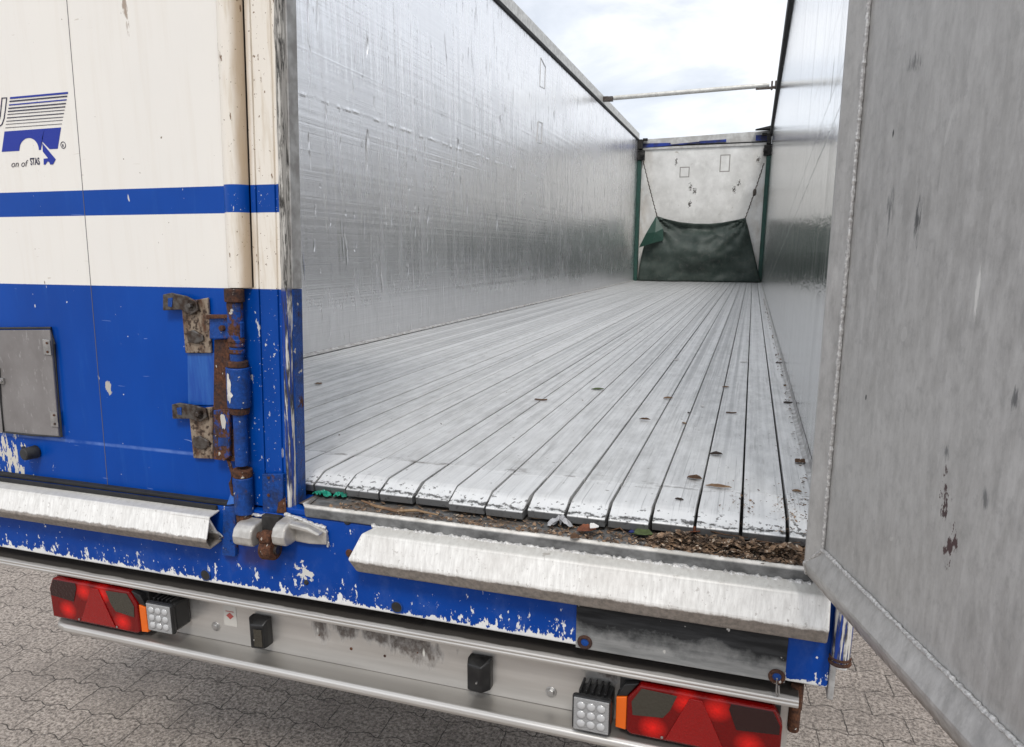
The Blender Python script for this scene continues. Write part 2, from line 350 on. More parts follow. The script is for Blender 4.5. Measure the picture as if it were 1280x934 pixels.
def bumper_alu():
    k = Mat('bumper_alu', .36, .7)
    n = k.noise(60, (.05, 1, 1), 4, .5); g = k.noise(3, (1, 1, 1), 4)
    c = k.mix(k.rng(n, .3, .7), (.58, .56, .53), (.68, .66, .63))
    c = k.mix(k.mul(k.rng(g, .4, .7), .25), c, (.50, .48, .45))
    drip = k.noise(22, (2.2, 1, .45), 6, .7); soft = k.noise(10, (1.5, 1, .6), 5, .6, (2, 2, 2))
    s = 0
    onface = k.mul(k.rng(k.Z, -.475, -.468), k.rng(k.Y, -.06, -.05))
    for cx, cz, rx, rz in ((.055, -.378, .060, .055), (.14, -.368, .07, .045), (.22, -.368, .08, .055), (.30, -.375, .08, .070), (.36, -.385, .075, .075), (-.33, -.36, .05, .03), (.80, -.36, .05, .03)):
        q = k.spot(k.X, k.Z, cx, cz, rx, rz, 1., soft, 1.3); s = q if isinstance(s, int) else k.mx(s, q)
    s = k.mul(k.mul(s, k.rng(drip, .25, .5, .6, 1)), onface)
    s = k.rng(s, .0, .42); c = k.mix(k.mul(k.mul(s, k.rng(k.noise(70, (1, 1, .7), 6, .7), .3, .55, .55, 1)), .92), c, k.mix(k.noise(90, detail=4), (.022, .014, .011), (.13, .10, .08)))
    for cx, cz in ((.053, -.392), (.352, -.402)):
        c = k.mix(k.spot(k.X, k.Z, cx, cz, .004, .012, .5, drip, 1.), c, (.7, .68, .62))
    topd = k.mul(k.rng(k.Z, -.3195, -.3185), k.rng(k.add(k.Y, k.mul(k.noise(25, (.4, 1, 1), 6), .02)), -.073, -.066))  # near-black top: dirt, plus shade under the beam put into the colour
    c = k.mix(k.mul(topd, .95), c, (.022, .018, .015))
    fl = k.mul(k.rng(k.Z, -.477, -.480), k.rng(k.Y, -.100, -.095)); c = k.mix(k.mul(fl, .72), c, k.mix(g, (.17, .155, .135), (.26, .24, .215)))  # shade on the flange top mixed into the colour as grey-brown
    k.col(c); k.ro(k.add(k.rng(n, .3, .7, .30, .42), k.mul(s, .3))); k.me(k.rng(k.mx(s, topd), 0, 1, .7, .0)); k.bump(n, .15, .0006); k.bump(k.noise(2.5, detail=2), .1, .01)
    M['bumper_alu'] = k.m
bumper_alu()

def right_door_alu():
    k = Mat('door_alu', .46, .4)
    n = k.noise(30, (1.6, 1.6, .4), 8, .72); b = k.noise(2.4, (1, 1, .7), 5, .55, (5, 5, 5)); v = k.noise(24, (3, 3, .45), 7, .72, (1, 1, 9))
    c = k.mix(k.rng(n, .36, .64), (.43, .42, .405), (.60, .59, .575))
    c = k.mix(k.mul(k.rng(b, .4, .65), .4), c, (.50, .49, .47))
    c = k.mix(k.mul(k.rng(v, .58, .74), .38), c, (.28, .275, .27))
    fm = k.noise(55, (1, 1, .7), 8, .75, (6, 6, 2)); c = k.mix(k.mul(k.rng(fm, .52, .66), .35), c, (.27, .265, .26)); c = k.mix(k.mul(k.rng(fm, .46, .36), .30), c, (.68, .67, .65))
    c = k.mix(k.mul(k.rng(k.noise(16, (3, 3, .3), 5, .65, (4, 7, 2)), .66, .74), .5), c, (.62, .61, .60))
    scr = k.rng(k.noise(6, (1, 1, .5), 3, .5, (3, 9, 1), 3.0), .700, .705)
    c = k.mix(k.mul(scr, .5), c, (.66, .65, .63))
    nz = k.noise(90, (1, 1, .5), 5, .7); nz2 = k.noise(60, (3, 3, .55), 7, .7)
    d = s_door_u(k)
    marks = [(.419, .262, .011, .026, (.085, .05, .05), nz, 1.9, .3), (.443, .200, .012, .024, (.095, .055, .055), nz, 1.9, .3),
             (.205, .622, .014, .034, (.20, .20, .20), nz2, 1.3, .9), (.284, .606, .010, .036, (.13, .13, .13), nz2, 1.3, .7),
             (.234, .812, .022, .014, (.24, .235, .23), nz2, 1.6, .7), (.433, .512, .005, .036, (.78, .77, .74), nz2, .8, .4), (.187, .340, .003, .006, (.03, .03, .03), nz2, .5, .4), (.193, .727, .003, .008, (.05, .05, .05), nz2, .5, .4),
             (.411, .315, .008, .014, (.20, .20, .20), nz2, 1.2, .7), (.495, .281, .008, .020, (.22, .22, .22), nz2, 1.2, .7), (.523, .404, .008, .014, (.18, .18, .18), nz2, 1.2, .7)]
    for cu, cz, ru, rz, cc, q, amt, ed in marks:
        c = k.mix(k.spot(d, k.Z, cu, cz, ru, rz, ed, q, amt), c, cc)
    bd = k.mul(k.rng(k.add(k.Z, k.mul(k.math('SUBTRACT', nz2, .5), .03)), -.018, -.034), k.rng(nz, .35, .6)); c = k.mix(k.mul(bd, .8), c, (.17, .125, .095))
    k.col(c); k.ro(k.rng(n, .3, .7, .40, .56)); k.me(k.rng(b, .3, .7, .3, .45))
    k.bump(b, .12, .03); k.bump(n, .25, .0012); k.bump(v, .25, .002)
    k.bump(k.rng(k.noise(7, (1, 1, .8), 3, .5, (2, 5, 1)), .66, .72), -.35, .003)
    M['door_alu'] = k.m
DA, DE = .30, Vector((1.182, -.10, 0))          # right door: opening angle past square, hinge-side edge
DU = Vector((math.sin(DA), -math.cos(DA), 0)); DN = Vector((-math.cos(DA), -math.sin(DA), 0))
def s_door_u(k):
    return k.add(k.mul(k.add(k.X, -DE.x), DU.x), k.mul(k.add(k.Y, -DE.y), DU.y))
right_door_alu()

def plate():
    k = Mat('soot_shade_plate', .5, .2)
    n = k.noise(12, (1, 1, 1), 6, .65); st = k.noise(20, (.4, 1, 3), 5, .6, (2, 3, 4))
    h = k.rng(k.add(k.Z, k.mul(k.math('SUBTRACT', n, .5), .10)), -.262, -.228)  # black upper part: soot, plus contact shade below the step painted in
    c = k.mix(k.rng(st, .35, .65), (.20, .205, .205), (.34, .345, .34)); c = k.mix(k.mul(h, .94), c, k.mix(k.rng(st, .4, .7), (.006, .0065, .0075), (.030, .031, .034)))
    c = k.mix(k.rng(k.noise(40, detail=4), .70, .73), c, (.55, .54, .52))
    k.col(c); k.ro(k.mx(k.rng(n, .3, .7, .35, .6), k.mul(h, .8))); k.me(k.rng(h, 0, 1, .3, 0)); k.b.inputs['Specular IOR Level'].default_value = .25; k.bump(st, .2, .001); M['soot_shade_plate'] = k.m
plate()
def hatch():
    k = Mat('hatch_alu', .5, .3)
    n = k.noise(9, (1, 1, .8), 6, .6); sp = k.noise(70, (1, 1, .5), 4, .6)
    c = k.mix(k.rng(n, .35, .65), (.20, .185, .18), (.28, .265, .26)); c = k.mix(k.mul(k.rng(sp, .6, .68), .5), c, (.42, .41, .40))
    k.col(c); k.bump(n, .1, .01); M['hatch_alu'] = k.m
hatch()
def bulkhead():
    k = Mat('bulkhead_alu', .5, .25)
    n = k.noise(3.2, (1, 1, 1), 6, .6); sp = k.noise(11, (1, 1, .8), 6, .7, (3, 3, 3))
    c = k.mix(k.rng(n, .35, .65), (.60, .59, .56), (.76, .75, .72)); c = k.mix(k.rng(sp, .66, .74), c, (.36, .33, .28))
    c = k.mix(k.mul(k.rng(k.noise(8, (1, 1, .6), detail=6, off=(8, 1, 1), rough=.7), .52, .70), .6), c, (.84, .83, .80))
    for cx, cz in ((-.20, 1.82), (-.12, 1.74), (.62, 1.74), (.70, 1.86), (-.50, 2.30), (1.02, 2.28), (-.2, 1.5)):
        c = k.mix(k.spot(k.X, k.Z, cx, cz, .035, .07, .3, k.noise(40, detail=5, rough=.7), 1.8), c, (.10, .09, .08))
    for cx, cz, w, h in ((-.33, 2.10, .085, .09), (.42, 2.24, .085, .15)):
        a = k.math('ABSOLUTE', k.math('SUBTRACT', k.X, cx)); b = k.math('ABSOLUTE', k.math('SUBTRACT', k.Z, cz))
        mxx = k.mx(k.math('SUBTRACT', a, w), k.math('SUBTRACT', b, h)); ln = k.rng(k.math('ABSOLUTE', mxx), .006, .012, 1, 0)
        c = k.mix(k.mul(ln, .8), c, (.17, .15, .13))
    rust = k.mul(k.rng(k.math('ABSOLUTE', k.X), .9, 1.15), k.rng(k.noise(6, (1, 1, .5), 5), .45, .62))
    c = k.mix(k.mul(rust, .45), c, (.30, .22, .14))
    k.col(c); k.bump(n, .3, .02); M['bulkhead_alu'] = k.m
bulkhead()
def canvas():
    k = Mat('tarp_cloth', .6)
    n = k.noise(3.5, detail=6); d = k.noise(14, detail=5, off=(3, 3, 3)); w = k.noise(220, detail=1)
    c = k.mix(k.rng(n, .35, .68), (.016, .030, .024), (.045, .062, .052)); c = k.mix(k.mul(k.rng(d, .52, .72), .45), c, (.085, .09, .08))
    k.col(c); k.bump(n, .4, .03); k.bump(w, .1, .002); M['tarp_cloth'] = k.m
    k = Mat('tarp_bright', .5); n = k.noise(6, detail=5)
    k.col(k.mix(n, (.005, .032, .020), (.009, .058, .038))); k.bump(n, .3, .02); M['tarp_bright'] = k.m
canvas()
def paving():
    k = Mat('paving', .85)
    wobn = k.noise(30, detail=3)
    xx = k.add(k.add(k.X, k.mul(k.Y, .06)), k.mul(k.math('SUBTRACT', wobn, .5), .014))
    zig = k.math('PINGPONG', k.add(xx, 50.), .0565)
    yy = k.add(k.add(k.Y, k.mul(k.X, -.06)), k.add(k.mul(k.rng(zig, .012, .044), .018), k.mul(k.math('SUBTRACT', k.noise(26, detail=3, off=(7, 7, 0)), .5), .014)))
    vs = k.nt.nodes.new('ShaderNodeCombineXYZ'); k.put(vs.inputs[0], xx); k.put(vs.inputs[1], yy)
    br = k.nt.nodes.new('ShaderNodeTexBrick'); k.nt.links.new(vs.outputs[0], br.inputs['Vector'])
    br.inputs['Scale'].default_value = 1; br.inputs['Brick Width'].default_value = .226; br.inputs['Row Height'].default_value = .155
    br.inputs['Mortar Size'].default_value = .0026; br.inputs['Mortar Smooth'].default_value = .4; br.inputs['Bias'].default_value = 0
    br.inputs['Color1'].default_value = (.25, .25, .25, 1); br.inputs['Color2'].default_value = (.75, .75, .75, 1); br.inputs['Mortar'].default_value = (0, 0, 0, 1)
    joint = br.outputs['Fac']
    ag = k.vor(95, out='Distance'); agc = k.noise(75, detail=5, rough=.72); dirt = k.noise(3, detail=5)
    ag2 = k.noise(38, detail=7, rough=.75, off=(5, 5, 0))
    c = k.mix(k.rng(agc, .38, .62), (.11, .088, .073), (.56, .485, .42))
    c = k.mix(k.rng(k.noise(150, detail=4, off=(2, 2, 0)), .60, .65), c, (.60, .54, .49))
    c = k.mix(k.mul(k.rng(ag2, .46, .34), .75), c, (.050, .040, .034))
    c = k.mix(k.rng(br.outputs['Color'], .2, .8, 0, .25), c, (.21, .18, .155))
    c = k.mix(k.mul(k.rng(dirt, .5, .7), .35), c, (.12, .10, .085))
    c = k.mix(k.mul(joint, k.rng(k.noise(20, detail=3, off=(1, 4, 0)), .35, .55, .55, .95)), c, (.045, .036, .030))
    k.col(c); k.bump(k.mul(joint, -1), .9, .006); k.bump(agc, 1., .006); k.bump(ag2, .6, .01)
    M['paving'] = k.m
paving()
def lens(name, c, em=None, rough=.18, tr=0., bscale=0):
    k = Mat(name, rough); k.col(c); k.b.inputs['Coat Weight'].default_value = .2; k.b.inputs['Coat Roughness'].default_value = .05
    if bscale: k.bump(k.vor(bscale, out='Distance'), .5, .002)
    M[name] = k.m
lens('red_reflector', (.26, .002, .002), bscale=260)
lens('dark_lens', (.022, .004, .004), bscale=150); lens('amber_lens', (.75, .13, .006))
lens('smoke_lens', (.045, .040, .030), bscale=150); lens('green_lens', (.18, .22, .03)); lens('clear_lens', (.30, .30, .30), rough=.12, bscale=300); lens('led', (.46, .46, .46), rough=.08)
def red_lens():
    k = Mat('red_lens', .2); f = None
    cells = k.vor(190, out='Distance')
    for x0, s_ in ((-.792, 1), (1.175, -1)):
        for a, b in ((.18, .26), (.76, .22), (.38, .80), (.57, .82)):
            x = x0+s_*.34*a; z = -.468+.122*b
            q = k.spot(k.X, k.Z, x, z, .034, .030, 1.0); f = q if f is None else k.mx(f, q)
    c = k.mix(k.mul(f, k.rng(cells, .1, .6, .8, 1)), (.15, .0015, .0015), (.80, .012, .008)); k.col(c)
    k.b.inputs['Coat Weight'].default_value = .2; k.b.inputs['Coat Roughness'].default_value = .08; k.b.inputs['Specular IOR Level'].default_value = .3
    k.bump(cells, .4, .002); M['red_lens'] = k.m
red_lens()
def flat(name, c, rough=.5): k = Mat(name, rough); k.col(c); M[name] = k.m
flat('ink_blue', (.0025, .022, .30)); flat('ink_dark', (.018, .018, .055)); flat('ink_grey', (.12, .11, .12)); flat('logo_ground', CREAM)
flat('sticker', (.52, .50, .46)); flat('sticker_red', (.38, .08, .07))
simple('leaf_brown', (.14, .07, .03), .8, c2=(.06, .03, .015)); simple('leaf_tan', (.30, .20, .11), .8, c2=(.16, .09, .05))
simple('leaf_dark', (.045, .028, .02), .8); simple('leaf_green', (.09, .13, .04), .7, c2=(.05, .07, .02)); simple('leaf_rust', (.24, .07, .025), .8, c2=(.12, .04, .02))
simple('paper', (.80, .79, .77), .6, c2=(.62, .6, .58)); simple('green_film', (.01, .30, .20), .35, c2=(.01, .18, .12)); simple('film', (.60, .60, .62), .25)
simple('blue_paint', (.003, .03, .26), .5, c2=(.01, .012, .05), nscale=6); simple('header_grey', (.55, .55, .53), .5, c2=(.38, .37, .35), nscale=8)
simple('rail_grey', (.66, .65, .61), .5, .3, c2=(.52, .51, .48), nscale=20)
def litter_mat():
    k = Mat('litter', .9)
    n = k.noise(55, detail=4); n2 = k.noise(120, detail=3, off=(3, 1, 2))
    c = k.mix(k.rng(n, .4, .6), (.045, .028, .018), (.26, .165, .10)); c = k.mix(k.rng(n2, .60, .66), c, (.55, .46, .36)); k.col(c); k.bump(n2, .5, .002); M['litter'] = k.m
litter_mat()

# ------------------------------------------------------------------ mesh helpers
class MB:
    def __init__(s): s.bm = bmesh.new()
    def box(s, x0, x1, y0, y1, z0, z1):
        v = [s.bm.verts.new((x, y, z)) for x in (x0, x1) for y in (y0, y1) for z in (z0, z1)]
        for f in ((0, 1, 3, 2), (4, 6, 7, 5), (0, 4, 5, 1), (2, 3, 7, 6), (0, 2, 6, 4), (1, 5, 7, 3)): s.bm.faces.new([v[i] for i in f])
        return s
    def prism(s, pts, d):
        """closed outline pts (Vectors) swept by vector d"""
        a = [s.bm.verts.new(p) for p in pts]; b = [s.bm.verts.new(Vector(p)+Vector(d)) for p in pts]; n = len(pts)
        s.bm.faces.new(a[::-1]); s.bm.faces.new(b)
        for i in range(n): s.bm.faces.new((a[i], a[(i+1) % n], b[(i+1) % n], b[i]))
        return s
    def shell(s, pts, d, seg=1):
        d = Vector(d); rows = [[s.bm.verts.new(Vector(p)+d*k/seg) for p in pts] for k in range(seg+1)]
        for k in range(seg):
            for i in range(len(pts)-1): s.bm.faces.new((rows[k][i], rows[k][i+1], rows[k+1][i+1], rows[k+1][i]))
        return s
    def cyl(s, a, b, r, r2=None, seg=20, cap=True):
        a = Vector(a); b = Vector(b); r2 = r if r2 is None else r2; d = (b-a).normalized()
        p = d.orthogonal().normalized(); q = d.cross(p)
        A = []; B = []
        for i in range(seg):
            t = 2*math.pi*i/seg; o = p*math.cos(t)+q*math.sin(t); A.append(s.bm.verts.new(a+o*r)); B.append(s.bm.verts.new(b+o*r2))
        for i in range(seg): s.bm.faces.new((A[i], A[(i+1) % seg], B[(i+1) % seg], B[i]))
        if cap: s.bm.faces.new(A[::-1]); s.bm.faces.new(B)
        return s
    def tube(s, pts, r, seg=8, jit=0.):
        pts = [Vector(p) for p in pts]; rings = []
        for i, p in enumerate(pts):
            d = (pts[min(i+1, len(pts)-1)]-pts[max(i-1, 0)]).normalized()
            a = d.cross(Vector((0, 0, 1))); a = a.normalized() if a.length > .2 else d.cross(Vector((0, 1, 0))).normalized()
            b = d.cross(a); rr = (r[i] if isinstance(r, (list, tuple)) else r)*(1+random.uniform(-jit, jit))
            rings.append([s.bm.verts.new(p+(a*math.cos(2*math.pi*k/seg)+b*math.sin(2*math.pi*k/seg))*rr) for k in range(seg)])
        for i in range(len(rings)-1):
            for k in range(seg): s.bm.faces.new((rings[i][k], rings[i][(k+1) % seg], rings[i+1][(k+1) % seg], rings[i+1][k]))
        s.bm.faces.new(rings[0][::-1]); s.bm.faces.new(rings[-1]); return s
    def ball(s, c, r, sc=(1, 1, 1), sub=2):
        bmesh.ops.create_icosphere(s.bm, subdivisions=sub, radius=r, matrix=Matrix.Translation(c) @ Matrix.Diagonal((*sc, 1))); return s
    def ring(s, c, n, R_, r, seg=28, sg=8):
        c = Vector(c); n = Vector(n).normalized(); p = n.orthogonal().normalized(); q = n.cross(p); rows = []
        for i in range(seg):
            t = 2*math.pi*i/seg; o = p*math.cos(t)+q*math.sin(t)
            rows.append([s.bm.verts.new(c+o*(R_+r*math.cos(2*math.pi*k/sg))+n*r*math.sin(2*math.pi*k/sg)) for k in range(sg)])
        for i in range(seg):
            for k in range(sg): s.bm.faces.new((rows[i][k], rows[(i+1) % seg][k], rows[(i+1) % seg][(k+1) % sg], rows[i][(k+1) % sg]))
        return s
    def poly(s, pts): s.bm.faces.new([s.bm.verts.new(p) for p in pts]); return s
    def build(s, name, mat, parent=None, bev=0., smooth=False, shear=None, solid=0., seg=2):
        bmesh.ops.recalc_face_normals(s.bm, faces=s.bm.faces[:])
        if shear:
            for v in s.bm.verts: v.co = shear(v.co)
        if smooth:
            for f in s.bm.faces: f.smooth = True
            for e in s.bm.edges:
                if len(e.link_faces) == 2 and e.calc_face_angle(0) > R(38): e.smooth = False
        me = bpy.data.meshes.new(name); s.bm.to_mesh(me); s.bm.free()
        o = bpy.data.objects.new(name, me); COL.objects.link(o)
        if mat: me.materials.append(M[mat])
        if solid: q = o.modifiers.new('solid', 'SOLIDIFY'); q.thickness = solid; q.offset = -1
        if bev:
            q = o.modifiers.new('bevel', 'BEVEL'); q.width = bev; q.segments = seg; q.limit_method = 'ANGLE'; q.angle_limit = R(25); q.harden_normals = False
        if parent is not None:
            o.parent = parent
            if parent.type == 'EMPTY': o.location = -parent.location
        return o
def empty(name, loc, label=None, cat=None, group=None):
    o = bpy.data.objects.new(name, None); COL.objects.link(o); o.location = loc; o.empty_display_size = .2
    if label: tag(o, label, cat, group)
    return o
def tag(o, label=None, cat=None, group=None, kind=None):
    if label: o['label'] = label
    if cat: o['category'] = cat
    if group: o['group'] = group
    if kind: o['kind'] = kind
    return o
V = Vector

# ------------------------------------------------------------------ ground
GZ = -1.2
g = MB(); g.poly([(-300, -300, GZ), (300, -300, GZ), (300, 300, GZ), (-300, 300, GZ)])
tag(g.build('paved_ground', 'paving'), kind='structure')

# ------------------------------------------------------------------ the trailer
T = empty('semi_trailer', (0, 6.8, GZ), 'open moving-floor semi trailer with blue and cream rear, its right rear door swung wide open', 'trailer')
LEN, HT = 13.6, 2.70
LSH = lambda c: V((c.x+.045*(c.z-.2), c.y, c.z))     # the closed door hangs a little out of plumb

# side walls
wl = MB().box(-1.275, -1.24, .02, LEN, -.2, HT).build('side_wall', 'plank_alu', T)
wr = MB().box(1.24, 1.275, .02, LEN, -.2, HT).build('side_wall', 'plank_alu_bright', T)
for sgn, w in ((-1, wl), (1, wr)):
    a, b = sorted((sgn*1.235, sgn*1.285))
    MB().box(a, b, .02, LEN, HT+.04, HT+.16).build('top_rail', 'rail_grey', w, .006)
    a, b = sorted((1.198, 1.28)) if sgn > 0 else (-1.28, -1.222)
    MB().box(a, b, .02, LEN, HT-.002, HT+.04+.12*(sgn > 0)).build('rail_strip', 'black_seal', w, .008)  # black strip at the rail's underside, full rail height on the right
    a, b = sorted((sgn*1.2765, sgn*1.30))
    MB().box(a, b, .02, LEN, -.30, -.02).build('side_rail', 'beam_paint', w, .004)
# repair patches on the left wall
for (pts) in ([(676, 72), (682, 84), (681, 111), (675, 108)], [(673, 152), (678, 154), (677, 180), (671, 178)], [(881, 209)]):
    if len(pts) < 4: continue
    q = [at(px, py, 'X', -1.238) for px, py in pts]
    m_ = MB()
    for i in range(4): m_.tube([q[i], q[(i+1) % 4]], .0035, 5)
    m_.build('repair_patch', 'weld', wl)
# ledge strips along the foot of both walls
MB().shell([(-1.239, 0, .016), (-1.230, 0, .008), (-1.206, 0, .004)], (0, LEN, 0)).build('floor_edging', 'frame_grey', T)
MB().shell([(1.239, 0, .022), (1.234, 0, .006), (1.222, 0, .002)], (0, LEN, 0)).build('floor_edging', 'frame_grey', T)

# floor slats, every plank with its worn end cap
PIT = .09474; X0 = .215-PIT*15-PIT*0
fy = {14: .020, 15: .014, 16: .012, 17: .016, 18: .000, 19: -.003, 20: .016, 21: .010, 22: .012, 23: .028, 24: .030, 25: .034, 26: .036}
for i in range(1, 27):
    a = .215+PIT*(i-16); b = a+PIT
    if i == 26: b = 1.2385
    gap = random.choice([.0028, .0038, .005, .0056])
    xa, xb = a+gap/2, b-gap/2
    # frame index: the first slat right of the door edge is i = 14
    f0 = fy.get(i, .02); dz = random.uniform(-.0012, .0008); jy = f0+.212+random.uniform(-.004, .004)
    s = MB().prism([(xa, jy+.003, dz), (xa, LEN-.06, dz), (xa, LEN-.06, dz-.03), (xa, jy+.003, dz-.03)], (xb-xa, 0, 0)).build('floor_slat', 'slat_alu', T, .0018)
    k = .0012
    MB().prism([(xa+k, f0+.004, -.041), (xa+k, f0, -.0235), (xa+k, f0+.003, -.0205), (xa+k, f0+.050, -.0022), (xa+k, f0+.058, dz+.0004), (xa+k, jy, dz+.0004), (xa+k, jy, -.042)], (xb-xa-2*k, 0, 0)).build('end_cap', 'cap_alu', s, .0014)
MB().box(-1.24, 1.24, .05, LEN, -.075, -.044).build('underfloor', 'dark_void', T)

# front bulkhead
bh = MB().box(-1.24, 1.24, LEN-.02, LEN+.04, -.2, 2.56).build('bulkhead', 'bulkhead_alu', T)
MB().box(-1.22, 1.22, LEN-.05, LEN-.018, 2.54, 2.585).build('trim', 'header_grey', bh, .004)
hd = MB().prism([(-1.235, LEN-.03, 2.61), (1.235, LEN-.03, 2.61), (1.235, LEN-.03, 2.80), (.9, LEN-.03, 2.79), (.3, LEN-.03, 2.775), (-.6, LEN-.03, 2.75), (-1.235, LEN-.03, 2.74)], (0, .08, 0)).build('header', 'header_grey', bh, .004)
MB().box(-1.235, 1.235, LEN-.035, LEN+.02, 2.58, 2.612).build('header_shadow_gap', 'black_seal', bh)
for xa, xb, za, zb, zc, zd in ((-1.20, -.62, 2.575, 2.66, 2.60, 2.65), (-.08, .42, 2.615, 2.66, 2.625, 2.67), (.95, 1.235, 2.625, 2.72, 2.61, 2.72)):
    MB().prism([(xa, LEN-.062, za), (xb, LEN-.062, zc), (xb, LEN-.062, zd), (xa, LEN-.062, zb)], (0, .028, 0)).build('blue_band', 'blue_paint', bh)
MB().prism([(-.62, LEN-.06, 2.60), (-.08, LEN-.06, 2.62), (-.08, LEN-.06, 2.65), (-.62, LEN-.06, 2.62)], (0, .026, 0)).build('blue_band', 'blue_paint', bh)
for sx in (-1, 1):
    MB().box(*sorted((sx*1.238, sx*1.165)), LEN-.12, LEN-.022, 0, 2.34).build('corner_post', 'green_post', T, .006)
    m_ = MB().box(*sorted((sx*1.236, sx*1.11)), LEN-.16, LEN-.022, 2.345, 2.52).box(*sorted((sx*1.236, sx*1.15)), LEN-.2, LEN-.03, 2.545, 2.72).box(*sorted((sx*1.15, sx*1.06)), LEN-.14, LEN-.06, 2.70, 2.745)
    m_.cyl((sx*1.17, LEN-.19, 2.43), (sx*1.10, LEN-.19, 2.43), .035).build('corner_bracket', 'dark_void', T, .006)
m_ = MB().prism([(1.235, LEN-.25, 2.79), (1.235, LEN-.25, 2.86), (.93, LEN-.25, 2.80)], (0, .2, 0)).build('tarp_roll_end', 'black_rubber', T, .01)

# roof cross bar
p, q = V((-1.21, 9.9, 2.81)), V((1.20, 9.9, 2.855))
cb = MB().cyl(p+V((.13, 0, .002)), q-V((.09, 0, 0)), .032).build('roof_cross_bar', 'rail_grey', T, smooth=True)
MB().box(-1.235, -1.16, 9.87, 9.93, 2.77, 2.84).box(-1.165, -1.09, 9.865, 9.935, 2.768, 2.835).cyl((-1.2, 9.9, 2.8), (-1.05, 9.9, 2.81), .018).build('bar_bracket', 'dark_steel', cb, .004)
MB().box(1.13, 1.155, 9.86, 9.94, 2.79, 2.90).box(1.18, 1.235, 9.86, 9.94, 2.80, 2.90).box(.93, 1.14, 9.885, 9.915, 2.80, 2.832).cyl((1.15, 9.9, 2.82), (1.2, 9.9, 2.82), .02).build('bar_bracket', 'dark_steel', cb, .004)

# rear beam (sill) ---------------------------------------------------------
beam = MB().box(-1.275, 1.252, -.08, .03, -.286, -.068).build('rear_beam', 'beam_paint', T, .004)
MB().box(.0, 1.252, -.077, .03, -.0675, -.052).build('beam_top', 'beam_paint', beam, .003)
si = MB().prism([(.022, .12, -.052), (.022, -.045, -.050), (.05, -.066, -.0405), (.06, -.078, -.0375), (.07, -.085, -.042), (.07, -.085, -.066), (.05, -.060, -.0665), (.022, .12, -.066)], (1.19, 0, 0)).build('sill', 'sill_alu', beam, .003)
def bead(a, b, n, r, name, par, jit=.35, wob=.0015):
    a = V(a); b = V(b); pts = []
    for i in range(n+1):
        pts.append(a.lerp(b, i/n)+V((random.uniform(-wob, wob), random.uniform(-wob, wob), random.uniform(-wob, wob))))
    return MB().tube(pts, r, 7, jit).build(name, 'weld', par, smooth=True)
bead((.25, -.0865, -.0665), (1.20, -.0865, -.0665), 170, .0046, 'weld_bead', beam, .5)
bead((1.20, -.0865, -.066), (1.235, -.0865, -.066), 8, .003, 'weld_bead', beam)
# closed seal under the left door
MB().box(-1.27, -.13, -.079, -.03, -.0665, -.058).box(-1.27, -.19, -.088, -.08, -.078, -.0665).build('door_seal', 'black_seal', beam, .002)
# steps: bent profiles welded on the beam
def step(xa, xb, prof, xoff=None, closed=True):
    pr = MB(); n = len(prof)
    A = [pr.bm.verts.new((xa+(xoff[i] if xoff else 0), y, z)) for i, (y, z) in enumerate(prof)]
    N = 24; rows = [A]
    for k in range(1, N+1): rows.append([pr.bm.verts.new((xa+(xb-xa)*k/N, y+random.uniform(-.0003, .0003), z+random.uniform(-.0003, .0003))) for y, z in prof])
    for k in range(N):
        for i in range(n-1): pr.bm.faces.new((rows[k][i], rows[k][i+1], rows[k+1][i+1], rows[k+1][i]))
    if closed: pr.bm.faces.new(A); pr.bm.faces.new(rows[-1][::-1])
    return pr
st1 = step(-1.26, -.185, [(-.081, -.078), (-.119, -.084), (-.139, -.144), (-.124, -.168), (-.081, -.162)], closed=False).build('step_rail', 'step_alu', T, .004, solid=.005)
MB().prism([(-.186, -.0815, -.155), (-.186, -.117, -.088), (-.186, -.122, -.088), (-.186, -.086, -.158)], (-.12, 0, 0)).build('gusset', 'step_alu', st1, .001)
MB().tube([(-.20, -.10, -.128), (-.188, -.092, -.135), (-.176, -.088, -.147), (-.18, -.098, -.15)], .003).build('wire', 'zinc', st1)
st2 = step(.262, 1.237, [(-.0855, -.064), (-.119, -.073), (-.139, -.133), (-.127, -.166), (-.081, -.180)], [0, -.022, -.050, -.035, 0]).build('step_rail', 'step_alu', T, .004)
# holes, bolts
for (px, py, r) in ((257, 719, .0135), (496, 759, .0135)):
    c = aty(px, py, -.081); MB().cyl(c, c+V((0, -.0012, 0)), r, seg=28).build('drain_hole', 'dark_void', beam)
    MB().ring(c+V((0, -.0005, 0)), (0, 1, 0), r+.001, .0016).build('hole_rim', 'gear_blue', beam, smooth=True)
for (px, py, r, mt) in ((434, 651, .011, 'black_rubber'), (437, 692, .011, 'gear_rust'), (383, 728, .007, 'dark_void'), (305, 678, .010, 'gear_mixed')):
    c = aty(px, py, -.080); MB().cyl(c, c+V((0, -.004, 0)), r, r*.7, seg=18).ring(c+V((0, -.003, 0)), (0, 1, 0), r*.45, .0014).build('beam_bolt', mt, beam, smooth=True)
# steel plate with two ringed lugs
MB().box(.741, 1.172, -.0845, -.0803, -.2885, -.155).build('cover_plate', 'soot_shade_plate', beam, .001)
for (px, py) in ((731, 803), (971, 846)):
    c = aty(px, py, -.086)
    lug = MB().ring(c, (0, 1, 0), .0125, .0042).build('ring_lug', 'gear_rust', beam, smooth=True)
    MB().cyl(c+V((0, .002, 0)), c+V((0, -.0005, 0)), .011).build('socket', 'gear_blue', lug)
c = aty(971, 850, -.090)
MB().tube([c+V((0, 0, .004)), c+V((.0, -.006, -.004)), c+V((.001, -.006, -.028)), c+V((.004, -.004, -.034)), c+V((.006, -.005, -.026)), c+V((.004, -.006, -.008))], .0017, 6).build('split_pin', 'zinc', beam, smooth=True)
